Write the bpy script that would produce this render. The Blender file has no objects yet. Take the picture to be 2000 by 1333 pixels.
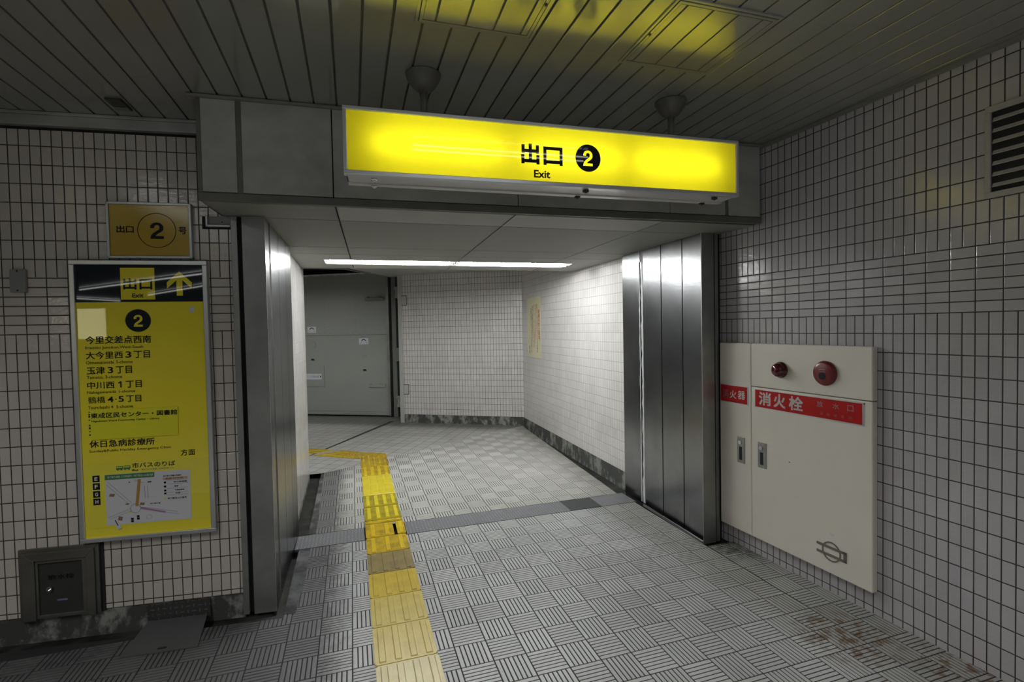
import bpy, bmesh, math, random
from mathutils import Vector, Matrix

random.seed(7)
SC = bpy.context.scene
COL = SC.collection

# ------------------------------------------------------------------ camera
F_PX, YAW, PITCH, ROLL, CAM_H = 972.6, 0.3106, -0.0271, -0.0193, 1.607
cy, sy = math.cos(YAW), math.sin(YAW)
fw = Vector((sy, cy, 0)); rt = Vector((cy, -sy, 0)); up = Vector((0, 0, 1))
cp, sp = math.cos(PITCH), math.sin(PITCH)
fw, up = fw * cp + up * sp, up * cp - fw * sp
cr, sr = math.cos(ROLL), math.sin(ROLL)
rt, up = rt * cr + up * sr, up * cr - rt * sr
cam_data = bpy.data.cameras.new('camera')
cam_data.sensor_width = 36.0
cam_data.lens = F_PX / 2000 * 36
cam_data.clip_start = 0.02
cam = bpy.data.objects.new('camera', cam_data)
m = Matrix.Identity(4)
for i in range(3):
    m[i][0], m[i][1], m[i][2] = rt[i], up[i], -fw[i]
m[2][3] = CAM_H
cam.matrix_world = m
COL.objects.link(cam)
SC.camera = cam

# ------------------------------------------------------------------ exposure, world, large lights
SC.view_settings.view_transform = 'Standard'
SC.view_settings.look = 'None'
SC.view_settings.gamma = 1
SC.view_settings.use_curve_mapping = False
SC.view_settings.exposure = 0.6
W = bpy.data.worlds.new('station'); SC.world = W
W.use_nodes = True
W.node_tree.nodes['Background'].inputs[0].default_value = (0.80, 0.95, 1.0, 1)
W.node_tree.nodes['Background'].inputs[1].default_value = 0.03
TUNNEL_L = 64.0      # tubes of the passage
SIGN_L = 4.6        # tubes inside the exit sign
HALL_L = 4.0         # tubes of the hall, behind the viewer


def hall_light(name, x, y, sx, sy_, power, spread=150, col=(1.0, 1.0, 0.985)):
    l = bpy.data.lights.new(name, 'AREA')
    l.shape = 'RECTANGLE'; l.size = sx; l.size_y = sy_
    l.energy = power; l.color = col; l.spread = math.radians(spread)
    o = bpy.data.objects.new(name, l)
    o.location = (x, y, 2.74)
    COL.objects.link(o)
    return o


hall_light('hall_fill_light', 0.7, 0.35, 1.2, 0.12, 10, 120)  # stand-in fill, set back so the sign does not mirror it
hall_light('concourse_fill_light', -0.6, -2.6, 2.4, 0.12, 38, 140)  # fill added to light the lintel face from the front
hall_light('landing_lamp_light', -1.9, 8.6, 1.2, 0.12, 14, 160)
hall_light('corridor_fill_light', -2.0, 0.9, 0.12, 1.8, 16, 130)  # fill added to brighten the left wall and its boards

# ------------------------------------------------------------------ node helpers
MATS = {}


class N:
    """small node builder"""
    def __init__(s, name):
        s.m = bpy.data.materials.new(name); s.m.use_nodes = True
        s.t = s.m.node_tree; s.n = s.t.nodes; s.l = s.t.links
        for x in list(s.n): s.n.remove(x)
        s.out = s.n.new('ShaderNodeOutputMaterial')

    def set(s, sock, v):
        if isinstance(v, bpy.types.NodeSocket): s.l.new(v, sock)
        elif isinstance(v, (tuple, list)) and len(v) == 3 and sock.type == 'RGBA': sock.default_value = (*v, 1)
        else: sock.default_value = v

    def math(s, op, a, b=None, c=None, clamp=False):
        x = s.n.new('ShaderNodeMath'); x.operation = op; x.use_clamp = clamp
        for i, v in enumerate((a, b, c)):
            if v is not None: s.set(x.inputs[i], v)
        return x.outputs[0]

    def mix(s, f, a, b):
        x = s.n.new('ShaderNodeMix'); x.data_type = 'FLOAT'
        s.set(x.inputs[0], f); s.set(x.inputs[2], a); s.set(x.inputs[3], b)
        return x.outputs[0]

    def cmix(s, f, a, b, mode='MIX'):
        x = s.n.new('ShaderNodeMix'); x.data_type = 'RGBA'; x.blend_type = mode
        s.set(x.inputs[0], f); s.set(x.inputs[6], a); s.set(x.inputs[7], b)
        return x.outputs[2]

    def smooth(s, v, lo, hi, a=0.0, b=1.0):
        x = s.n.new('ShaderNodeMapRange'); x.interpolation_type = 'SMOOTHSTEP'
        s.set(x.inputs[0], v)
        for i, q in enumerate((lo, hi, a, b)): s.set(x.inputs[i + 1], q)
        return x.outputs[0]

    def coord(s):
        x = s.n.new('ShaderNodeTexCoord'); return x.outputs['Object']

    def sep(s, v):
        x = s.n.new('ShaderNodeSeparateXYZ'); s.l.new(v, x.inputs[0]); return x.outputs

    def comb(s, a, b, c=0.0):
        x = s.n.new('ShaderNodeCombineXYZ')
        for i, v in enumerate((a, b, c)): s.set(x.inputs[i], v)
        return x.outputs[0]

    def scale(s, v, k):
        x = s.n.new('ShaderNodeVectorMath'); x.operation = 'MULTIPLY'
        s.l.new(v, x.inputs[0]); x.inputs[1].default_value = k
        return x.outputs[0]

    def noise(s, v, sc, det=3.0, rough=0.55):
        x = s.n.new('ShaderNodeTexNoise'); s.l.new(v, x.inputs['Vector'])
        x.inputs['Scale'].default_value = sc; x.inputs['Detail'].default_value = det
        x.inputs['Roughness'].default_value = rough
        return x.outputs[0]

    def white(s, v):
        x = s.n.new('ShaderNodeTexWhiteNoise'); x.noise_dimensions = '3D'; s.l.new(v, x.inputs['Vector'])
        return x.outputs

    def bump(s, h, dist=0.001, strength=1.0):
        x = s.n.new('ShaderNodeBump'); s.set(x.inputs['Height'], h)
        x.inputs['Distance'].default_value = dist; x.inputs['Strength'].default_value = strength
        return x.outputs[0]

    def pbr(s, color, rough=0.5, metal=0.0, normal=None, spec=0.5, coat=0.0, aniso=0.0, emit=None, emit_s=0.0):
        p = s.n.new('ShaderNodeBsdfPrincipled')
        s.set(p.inputs['Base Color'], color if isinstance(color, bpy.types.NodeSocket) else (*color[:3], 1))
        s.set(p.inputs['Roughness'], rough); s.set(p.inputs['Metallic'], metal)
        s.set(p.inputs['Specular IOR Level'], spec)
        p.inputs['Coat Weight'].default_value = coat
        p.inputs['Coat Roughness'].default_value = 0.04
        p.inputs['Anisotropic'].default_value = aniso
        if normal is not None: s.l.new(normal, p.inputs['Normal'])
        if emit is not None:
            p.inputs['Emission Color'].default_value = (*emit, 1); p.inputs['Emission Strength'].default_value = emit_s
        s.l.new(p.outputs[0], s.out.inputs[0])
        return s.m


def plain(name, color, rough=0.5, metal=0.0, spec=0.5, coat=0.0, var=0.08, vs=9.0, emit=None, emit_s=0.0):
    """painted, printed or plastic surface with slight unevenness"""
    b = N(name)
    co = b.coord()
    f = b.noise(co, vs, 4)
    lo = tuple(c * (1 - var) for c in color); hi = tuple(min(1, c * (1 + var)) for c in color)
    c = b.cmix(f, (*lo, 1), (*hi, 1))
    return b.pbr(c, rough, metal, None, spec, coat, 0.0, emit, emit_s)


def tube_mat(name, strength, col=(0.97, 1.0, 0.98)):
    b = N(name)
    e = b.n.new('ShaderNodeEmission'); e.inputs[0].default_value = (*col, 1); e.inputs[1].default_value = strength
    b.l.new(e.outputs[0], b.out.inputs[0])
    return b.m


def tile_wall(name, base, xp, zp, band=None, rough=0.13, joint=0.0024, grout=(0.03, 0.03, 0.028), tilt=1.0):
    """50 x 100 mm stacked wall tiles, standing, with an optional band of lying ones; object space x along the wall, z up"""
    b = N(name)
    co = b.coord(); x, y, z = b.sep(co)
    U1 = b.math('DIVIDE', b.math('SUBTRACT', x, xp), 0.05)
    V1 = b.math('DIVIDE', b.math('SUBTRACT', z, zp), 0.1)
    if band:
        k = b.math('MULTIPLY', b.math('GREATER_THAN', z, band[0]), b.math('LESS_THAN', z, band[1]))
        U2 = b.math('DIVIDE', b.math('SUBTRACT', x, xp), 0.1)
        V2 = b.math('DIVIDE', b.math('SUBTRACT', z, band[0]), 0.05)
        U = b.mix(k, U1, U2); V = b.mix(k, V1, V2)
        w = b.mix(k, 0.05, 0.1); h = b.mix(k, 0.1, 0.05)
    else:
        U, V, w, h = U1, V1, 0.05, 0.1
    fu, fv = b.math('FRACT', U), b.math('FRACT', V)
    du = b.math('MULTIPLY', b.math('MINIMUM', fu, b.math('SUBTRACT', 1.0, fu)), w)
    dv = b.math('MULTIPLY', b.math('MINIMUM', fv, b.math('SUBTRACT', 1.0, fv)), h)
    dd = b.math('MINIMUM', du, dv)
    tile = b.smooth(dd, joint * 0.8, joint * 1.25)
    cell = b.comb(b.math('FLOOR', U), b.math('FLOOR', V), 1.7)
    wn = b.white(cell)
    r1, r2, r3 = b.sep(wn[1])
    shade = b.math('ADD', 0.95, b.math('MULTIPLY', wn[0], 0.09))
    c = b.cmix(1.0, (*base, 1), b.comb(shade, shade, shade), 'MULTIPLY')
    warm = b.cmix(b.math('MULTIPLY', r3, 0.16), c, (base[0] * 1.0, base[1] * 0.93, base[2] * 0.88, 1))
    dirt = b.smooth(b.noise(co, 2.3, 4), 0.35, 0.75, 1.0, 0.9)
    warm = b.cmix(1.0, warm, b.comb(dirt, dirt, dirt), 'MULTIPLY')
    c = b.cmix(tile, (*grout, 1), warm)
    t1 = b.math('MULTIPLY', b.math('SUBTRACT', r1, 0.5), b.math('MULTIPLY', b.math('SUBTRACT', fu, 0.5), w))
    t2 = b.math('MULTIPLY', b.math('SUBTRACT', r2, 0.5), b.math('MULTIPLY', b.math('SUBTRACT', fv, 0.5), h))
    wave = b.math('MULTIPLY', b.noise(b.scale(co, (1.0, 1.0, 2.2)), 30, 2), 0.0009 * tilt)
    edge = b.math('MULTIPLY', b.smooth(dd, joint * 0.7, joint * 2.2), 0.0012)
    hh = b.math('ADD', b.math('ADD', b.math('MULTIPLY', b.math('ADD', t1, t2), 0.022 * tilt), wave), edge)
    nrm = b.bump(hh, 1.0)
    rg = b.mix(tile, 0.8, rough)
    return b.pbr(c, rg, 0, nrm, 0.5)


def floor_tiles(name, base, x0, y0, px, py, stripes=True, rot=0.0, dirt_parts=()):
    """square floor tiles with seven ridges each, the direction changing like a chessboard; object space is metres"""
    b = N(name)
    co = b.coord(); x, y, z = b.sep(co)
    if rot:
        c_, s_ = math.cos(rot), math.sin(rot)
        xx = b.math('ADD', b.math('MULTIPLY', x, c_), b.math('MULTIPLY', y, s_))
        yy = b.math('SUBTRACT', b.math('MULTIPLY', y, c_), b.math('MULTIPLY', x, s_))
    else:
        xx, yy = x, y
    U = b.math('DIVIDE', b.math('SUBTRACT', xx, x0), px)
    V = b.math('DIVIDE', b.math('SUBTRACT', yy, y0), py)
    fu, fv = b.math('FRACT', U), b.math('FRACT', V)
    iu, iv = b.math('FLOOR', U), b.math('FLOOR', V)
    par = b.math('FLOORED_MODULO', b.math('ADD', iu, iv), 2.0)     # 0: ridges run away from the viewer
    s = b.mix(par, fu, fv)
    edge = b.math('MINIMUM', b.math('MINIMUM', fu, b.math('SUBTRACT', 1.0, fu)), b.math('MINIMUM', fv, b.math('SUBTRACT', 1.0, fv)))
    body = b.smooth(edge, 0.012, 0.02) if stripes is not None else b.math('ADD', b.math('MULTIPLY', edge, 0.0), 1.0)
    if stripes:
        q = b.math('FRACT', b.math('MULTIPLY', s, 7.0))
        ge = b.math('MINIMUM', q, b.math('SUBTRACT', 1.0, q))
        body = b.math('MULTIPLY', body, b.smooth(ge, 0.095, 0.135))
    wn = b.white(b.comb(iu, iv, 3.1))
    shade = b.math('ADD', 0.88, b.math('MULTIPLY', wn[0], 0.17))
    blot = b.smooth(b.noise(co, 1.4, 5), 0.3, 0.7, 0.88, 1.05)
    shade = b.math('MULTIPLY', shade, blot)
    c = b.cmix(1.0, (*base, 1), b.comb(shade, shade, shade), 'MULTIPLY')
    groove = (0.022, 0.023, 0.026) if stripes else (0.05, 0.05, 0.052)
    c = b.cmix(body, (*groove, 1), c)
    ns = b.noise(co, 16, 6, 0.7)
    for mask, col, amt in dirt_parts:
        k = mask(b, x, y, ns)
        c = b.cmix(b.math('MULTIPLY', k, amt), c, (*col, 1))
    nrm = b.bump(body, 0.0018)
    rg = b.mix(body, 0.75, 0.42)
    return b.pbr(c, rg, 0, nrm, 0.4)


def m_strip(xa, xb, ya, yb, soft=0.25):
    """grime: a soft-edged patch of floor, broken up by noise"""
    def f(b, x, y, ns):
        k = b.math('MULTIPLY', b.smooth(x, xa - soft, xa + soft), b.smooth(x, xb - soft, xb + soft, 1, 0))
        k = b.math('MULTIPLY', k, b.math('MULTIPLY', b.smooth(y, ya - soft, ya + soft), b.smooth(y, yb - soft, yb + soft, 1, 0)))
        return b.math('MULTIPLY', k, b.smooth(ns, 0.3, 0.7))
    return f


def m_line(a, bb, c, w, lo=0.3, hi=0.65):
    """grime along the line a*x + b*y = c, on its far side, fading over w"""
    def f(b, x, y, ns):
        d = b.math('SUBTRACT', b.math('ADD', b.math('MULTIPLY', x, a), b.math('MULTIPLY', y, bb)), c)
        d = b.math('ADD', d, b.math('MULTIPLY', b.math('SUBTRACT', ns, 0.5), w * 1.3))
        return b.smooth(d, -w, 0.02)
    return f


def m_rust(cx, cy_, r):
    def f(b, x, y, ns):
        d2 = b.math('ADD', b.math('POWER', b.math('SUBTRACT', x, cx), 2.0), b.math('POWER', b.math('SUBTRACT', y, cy_), 2.0))
        d = b.math('SQRT', d2)
        return b.math('MULTIPLY', b.smooth(d, r * 0.4, r, 1, 0), b.smooth(ns, 0.47, 0.6))
    return f


def brushed(name, col, rough=0.3, streak=0.5, grime=0.25, metal=1.0):
    b = N(name)
    co = b.coord()
    n2 = b.noise(b.scale(co, (5, 5, 0.4)), 1.5, 2)
    n3 = b.noise(co, 3, 5)
    lo = tuple(c * (1 - grime) for c in col)
    c = b.cmix(b.smooth(n3, 0.35, 0.7), (*lo, 1), (*col, 1))
    c = b.cmix(b.math('MULTIPLY', b.smooth(n2, 0.35, 0.8), 0.12 * streak), c, (col[0] * 0.55, col[1] * 0.55, col[2] * 0.6, 1))
    rg = b.math('ADD', rough, b.math('MULTIPLY', b.math('SUBTRACT', n2, 0.5), 0.02))
    nrm = b.bump(b.noise(co, 1.3, 1), 0.0008)
    return b.pbr(c, rg, metal, nrm)


def concrete(name, a, c2, rough=0.85, sc=6.0, bump=0.004):
    b = N(name)
    co = b.coord()
    n = b.noise(co, sc, 8, 0.65); n2 = b.noise(b.scale(co, (1, 1, 3.0)), sc * 0.6, 5)
    f = b.smooth(b.math('ADD', b.math('MULTIPLY', n, 0.5), b.math('MULTIPLY', n2, 0.5)), 0.44, 0.62)
    return b.pbr(b.cmix(f, (*a, 1), (*c2, 1)), rough, 0, b.bump(n, bump), 0.3)


def lintel_mat():
    b = N('cement_board')
    co = b.coord()
    n = b.noise(co, 5, 7, 0.6); n2 = b.noise(b.scale(co, (1, 1, 2.5)), 1.6, 4)
    f = b.smooth(b.math('ADD', b.math('MULTIPLY', n, 0.45), b.math('MULTIPLY', n2, 0.55)), 0.35, 0.65)
    return b.pbr(b.cmix(f, (0.34, 0.345, 0.32, 1), (0.48, 0.48, 0.445, 1)), 0.55, 0, b.bump(n, 0.001), 0.35)


def curb_mat(name):
    b = N(name)
    co = b.coord(); x, y, z = b.sep(co)
    n = b.noise(b.scale(co, (1, 1, 0.6)), 7, 7, 0.68); n2 = b.noise(co, 22, 4)
    f = b.smooth(b.math('ADD', n, b.math('MULTIPLY', n2, 0.15)), 0.54, 0.70)
    c = b.cmix(f, (0.065, 0.067, 0.064, 1), (0.27, 0.275, 0.255, 1))
    return b.pbr(c, 0.8, 0, b.bump(n, 0.004), 0.3)


def checker_plate(name, col, pitch=0.026):
    b = N(name)
    co = b.coord(); x, y, z = b.sep(co)
    u = b.math('DIVIDE', x, pitch); v = b.math('DIVIDE', b.math('ADD', y, z), pitch)
    par = b.math('FLOORED_MODULO', b.math('ADD', b.math('FLOOR', u), b.math('FLOOR', v)), 2.0)
    fu = b.math('SUBTRACT', b.math('FRACT', u), 0.5); fv = b.math('SUBTRACT', b.math('FRACT', v), 0.5)
    a = b.mix(par, fu, fv); c = b.mix(par, fv, fu)
    d = b.math('ADD', b.math('POWER', b.math('MULTIPLY', a, 2.2), 2.0), b.math('POWER', b.math('MULTIPLY', c, 6.0), 2.0))
    k = b.smooth(d, 0.6, 1.0, 1, 0)
    n = b.noise(co, 14, 5)
    lo = tuple(q * 0.62 for q in col)
    cc = b.cmix(b.math('MULTIPLY', k, b.smooth(n, 0.2, 0.6)), (*lo, 1), (*(min(1, q * 1.35) for q in col), 1))
    return b.pbr(cc, 0.45, 0.2, b.bump(k, 0.002), 0.5)


def acrylic_yellow(name):
    """translucent sheet of the back-lit sign: passes the light of the tubes behind it, glossy outside"""
    b = N(name)
    tr = b.n.new('ShaderNodeBsdfTranslucent'); tr.inputs[0].default_value = (0.90, 0.78, 0.014, 1)
    df = b.n.new('ShaderNodeBsdfDiffuse'); df.inputs[0].default_value = (0.80, 0.62, 0.02, 1)
    mx = b.n.new('ShaderNodeMixShader'); mx.inputs[0].default_value = 0.3
    b.l.new(tr.outputs[0], mx.inputs[1]); b.l.new(df.outputs[0], mx.inputs[2])
    gl = b.n.new('ShaderNodeBsdfGlossy'); gl.inputs['Roughness'].default_value = 0.008
    fr = b.n.new('ShaderNodeFresnel'); fr.inputs[0].default_value = 1.45
    m2 = b.n.new('ShaderNodeMixShader'); b.l.new(fr.outputs[0], m2.inputs[0])
    b.l.new(mx.outputs[0], m2.inputs[1]); b.l.new(gl.outputs[0], m2.inputs[2])
    b.l.new(m2.outputs[0], b.out.inputs[0])
    return b.m


def worn_yellow(name, col, grime, amt):
    b = N(name)
    co = b.coord()
    n = b.noise(co, 9, 6, 0.7); n2 = b.noise(b.scale(co, (40, 4, 4)), 3, 3)
    k = b.math('MULTIPLY', b.smooth(n, 0.4, 0.68), amt)
    c = b.cmix(k, (*col, 1), (*grime, 1))
    return b.pbr(c, 0.32, 0, b.bump(b.math('ADD', n2, n), 0.0012), 0.5)


M = {}
TILE = (0.60, 0.57, 0.54)
M['tile_right'] = tile_wall('tile_right_wall', (0.49, 0.468, 0.485), -2.1173, 0.0365, (1.6365, 1.9370))
M['tile_left'] = tile_wall('tile_left_wall', (0.60, 0.555, 0.515), -1.65 / math.cos(0.1103), 0.0195, (1.6195, 1.9245))
M['tile_tunnel_right'] = tile_wall('tile_passage_right', (0.72, 0.70, 0.685), 0.0, 0.035, None, 0.11, 0.0015, (0.24, 0.225, 0.21))
M['tile_tunnel_left'] = tile_wall('tile_passage_left', (0.72, 0.70, 0.685), 0.0, 0.0, None, 0.15, 0.0010, (0.30, 0.29, 0.27))
M['tile_back'] = tile_wall('tile_passage_end', (0.64, 0.62, 0.605), 0.0, 0.043, None, 0.12, 0.0022, (0.07, 0.06, 0.055))
M['steel'] = brushed('brushed_steel', (0.33, 0.33, 0.34), 0.25, 0.7, 0.2, 1.0)
M['steel_dark'] = brushed('dark_steel', (0.21, 0.205, 0.185), 0.38, 0.5, 0.35, 0.6)
M['steel_dull'] = brushed('dull_steel', (0.40, 0.40, 0.385), 0.38, 0.5, 0.25, 0.6)
M['alu'] = brushed('aluminium', (0.70, 0.71, 0.72), 0.32, 0.2, 0.12, 0.8)
M['sign_frame'] = plain('sign_frame_silver', (0.66, 0.67, 0.70), 0.28, 0.45, var=0.06)
M['alu_trim'] = brushed('aluminium_trim', (0.50, 0.50, 0.48), 0.45, 0.6, 0.3, 0.4)
M['alu_pale'] = plain('anodised_frame', (0.42, 0.43, 0.43), 0.35, 0.7, var=0.08)
M['black_gap'] = plain('dark_joint', (0.012, 0.013, 0.013), 0.8)
M['void'] = plain('dark_space', (0.02, 0.021, 0.021), 0.9)  # shade of the unlit spaces put into a near-black colour
M['slat'] = plain('ceiling_slat_paint', (0.36, 0.36, 0.33), 0.14, 0.4, var=0.07, vs=3)
M['slat_gap'] = plain('ceiling_slat_gap', (0.14, 0.14, 0.125), 0.7)
M['trim_paint'] = plain('ceiling_trim_paint', (0.22, 0.22, 0.20), 0.35)
M['lintel'] = lintel_mat()
M['lintel_trim'] = plain('lintel_trim_paint', (0.14, 0.14, 0.125), 0.45, var=0.3, vs=6)
M['ceil_grey'] = plain('ceiling_board_grey', (0.27, 0.27, 0.245), 0.6, var=0.06, vs=3)
M['ceil_pale'] = plain('ceiling_board_pale', (0.39, 0.39, 0.37), 0.6, var=0.04, vs=3)
M['ceil_far'] = plain('ceiling_board_far', (0.40, 0.40, 0.38), 0.6, var=0.05, vs=3)
M['curb'] = curb_mat('curb_concrete')
M['gutter'] = concrete('gutter_grime', (0.012, 0.012, 0.011), (0.05, 0.048, 0.042), 0.6)
M['concrete'] = concrete('floor_concrete', (0.03, 0.03, 0.032), (0.12, 0.12, 0.125))
M['cream'] = plain('cream_enamel', (0.78, 0.74, 0.645), 0.38, var=0.05, vs=5)
M['cream_edge'] = plain('cream_enamel_edge', (0.50, 0.47, 0.40), 0.45, var=0.15)
M['red_plate'] = plain('red_name_plate', (0.46, 0.008, 0.008), 0.5, var=0.05, spec=0.2)
M['white_print'] = plain('white_print', (0.72, 0.70, 0.66), 0.5)
M['grey_print'] = plain('faded_print', (0.36, 0.25, 0.23), 0.5, var=0.25, vs=60)
M['pale_print'] = plain('worn_pale_print', (0.56, 0.50, 0.47), 0.5, var=0.25, vs=60)
M['ghost_print'] = plain('ghost_print', (0.27, 0.13, 0.12), 0.5, var=0.2, vs=60)
M['red_lens'] = plain('red_lamp_lens', (0.09, 0.001, 0.005), 0.10, coat=0.6, var=0.1)
M['red_bell'] = plain('red_call_point', (0.17, 0.005, 0.009), 0.3, coat=0.15, var=0.08)
M['black'] = plain('black_print', (0.014, 0.014, 0.016), 0.45, var=0.1, spec=0.15)
M['black_gloss'] = plain('black_gloss_print', (0.016, 0.017, 0.022), 0.02, coat=0.0, var=0.1)
M['board_yellow'] = plain('board_yellow', (0.92, 0.78, 0.045), 0.02, coat=0.0, var=0.03, vs=2)
M['board_yellow_low'] = plain('board_yellow_low', (0.86, 0.76, 0.06), 0.03, coat=0.0, var=0.03, vs=2)
M['slip_yellow'] = plain('slip_yellow', (0.80, 0.76, 0.020), 0.4, var=0.03)
M['ochre'] = plain('ochre_board', (0.50, 0.33, 0.024), 0.16, var=0.05)
M['paper'] = plain('white_paper', (0.66, 0.66, 0.70), 0.5, var=0.03)
M['cream_paper'] = plain('cream_paper', (0.72, 0.68, 0.46), 0.6, var=0.04)
M['green'] = plain('green_print', (0.05, 0.21, 0.07), 0.4)
M['orange'] = plain('orange_print', (0.48, 0.25, 0.06), 0.4)
M['pink'] = plain('pink_print', (0.42, 0.22, 0.36), 0.4)
M['brown'] = plain('brown_print', (0.28, 0.17, 0.07), 0.4)
M['salmon'] = plain('salmon_print', (0.55, 0.36, 0.26), 0.4)
M['line_grey'] = plain('grey_print', (0.28, 0.28, 0.32), 0.5)
M['red_print'] = plain('red_print', (0.50, 0.07, 0.03), 0.5)
M['blue_print'] = plain('blue_grey_print', (0.17, 0.19, 0.30), 0.5)
M['grey_box'] = plain('grey_box_paint', (0.26, 0.265, 0.255), 0.5)
M['dark_iron'] = plain('dark_cast_iron', (0.040, 0.040, 0.036), 0.42, spec=0.45, var=0.2)
M['door_paint'] = plain('grey_green_paint', (0.33, 0.345, 0.315), 0.42, var=0.06, vs=2.5)
M['door_dark'] = plain('grey_green_paint_dark', (0.20, 0.21, 0.19), 0.5, var=0.15)
M['post_paint'] = plain('grey_post_paint', (0.42, 0.42, 0.40), 0.5)
M['vent_paint'] = plain('vent_paint', (0.42, 0.40, 0.37), 0.5, var=0.2, vs=25)
M['sealant'] = plain('white_sealant', (0.62, 0.63, 0.64), 0.6, var=0.2, vs=30)
M['chrome'] = plain('chrome', (0.70, 0.70, 0.70), 0.12, 1.0)
M['emblem'] = plain('dull_emblem', (0.17, 0.155, 0.125), 0.5, var=0.2)
M['white_enamel'] = plain('white_enamel', (0.85, 0.85, 0.84), 0.35)
M['acrylic'] = acrylic_yellow('yellow_acrylic')
M['sign_body'] = plain('sign_housing_paint', (0.62, 0.61, 0.58), 0.3, 0.0)
M['tube_tunnel'] = tube_mat('passage_tube', TUNNEL_L)
M['tube_sign'] = tube_mat('sign_tube', SIGN_L)
M['tube_hall'] = tube_mat('hall_tube', HALL_L)
M['lit_cream'] = tube_mat('lit_cream_panel', 3.0, (1.0, 0.93, 0.62))
M['iron_paint'] = plain('grey_brown_paint', (0.13, 0.125, 0.11), 0.4, var=0.15)
M['drain'] = checker_plate('checker_steel', (0.22, 0.22, 0.24))
M['drain_dark'] = plain('dark_drain_plate', (0.035, 0.038, 0.042), 0.5, 0.3, var=0.2)
M['plate_dark'] = checker_plate('grimy_checker_plate', (0.085, 0.088, 0.085), 0.03)
M['plate_floor'] = plain('grimy_cover_plate', (0.080, 0.079, 0.083), 0.6, var=0.2)

FLOOR = (0.50, 0.50, 0.505)
near_dirt = [
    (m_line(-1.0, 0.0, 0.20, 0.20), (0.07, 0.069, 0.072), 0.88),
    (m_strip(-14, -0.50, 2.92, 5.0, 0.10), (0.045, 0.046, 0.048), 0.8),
    (m_line(1.0, 0.12, 2.60, 0.32), (0.20, 0.195, 0.16), 0.55),
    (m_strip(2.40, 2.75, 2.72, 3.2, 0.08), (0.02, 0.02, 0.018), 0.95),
    (m_rust(2.36, 1.86, 0.30), (0.13, 0.066, 0.016), 0.9),
    (m_rust(2.62, 1.50, 0.25), (0.12, 0.06, 0.014), 0.9),
]
far_dirt = [
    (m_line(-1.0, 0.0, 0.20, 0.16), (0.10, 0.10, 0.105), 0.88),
    (m_line(1.0, -0.066, 2.05, 0.25), (0.17, 0.165, 0.14), 0.5),
]
end_dirt = [
    (m_line(0.522, 0.853, 7.70, 0.35), (0.07, 0.068, 0.06), 0.7),
]
M['floor_near'] = floor_tiles('floor_basket_tiles', FLOOR, 0.449, 2.615, 0.1628, 0.1654, None, 0.0, near_dirt)
M['floor_behind'] = floor_tiles('floor_behind_viewer', FLOOR, 0.449, 2.615, 0.1628, 0.1654, True)
M['groove'] = plain('floor_groove_dirt', (0.018, 0.018, 0.020), 0.8, var=0.3)
M['floor_far'] = floor_tiles('floor_passage_tiles', (0.515, 0.51, 0.48), 0.473, 5.326, 0.1634, 0.1675, None, 0.0, far_dirt)
M['floor_end'] = floor_tiles('floor_landing_tiles', (0.46, 0.455, 0.43), -3.053, 0.0, 0.165, 0.165, False, -0.5447, end_dirt)

TACT = {
    'cream': worn_yellow('tactile_pale_cream', (0.56, 0.47, 0.17), (0.44, 0.34, 0.10), 0.5),
    'pale': worn_yellow('tactile_pale_yellow', (0.60, 0.47, 0.095), (0.44, 0.32, 0.05), 0.5),
    'yellow': worn_yellow('tactile_yellow', (0.58, 0.42, 0.028), (0.38, 0.25, 0.02), 0.5),
    'grey': worn_yellow('tactile_brown_grey', (0.26, 0.195, 0.070), (0.14, 0.115, 0.055), 0.7),
    'dirty': worn_yellow('tactile_dirty_yellow', (0.52, 0.345, 0.008), (0.17, 0.115, 0.012), 0.75),
    'olive': worn_yellow('tactile_olive_yellow', (0.37, 0.29, 0.012), (0.14, 0.11, 0.015), 0.7),
    'bright': worn_yellow('tactile_bright_yellow', (0.66, 0.53, 0.030), (0.50, 0.40, 0.02), 0.5),
}

BAR = {'dirty': worn_yellow('tactile_bar_yellow', (0.66, 0.48, 0.012), (0.45, 0.32, 0.012), 0.5),
       'olive': worn_yellow('tactile_bar_lemon', (0.68, 0.57, 0.020), (0.50, 0.41, 0.015), 0.5)}


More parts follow.
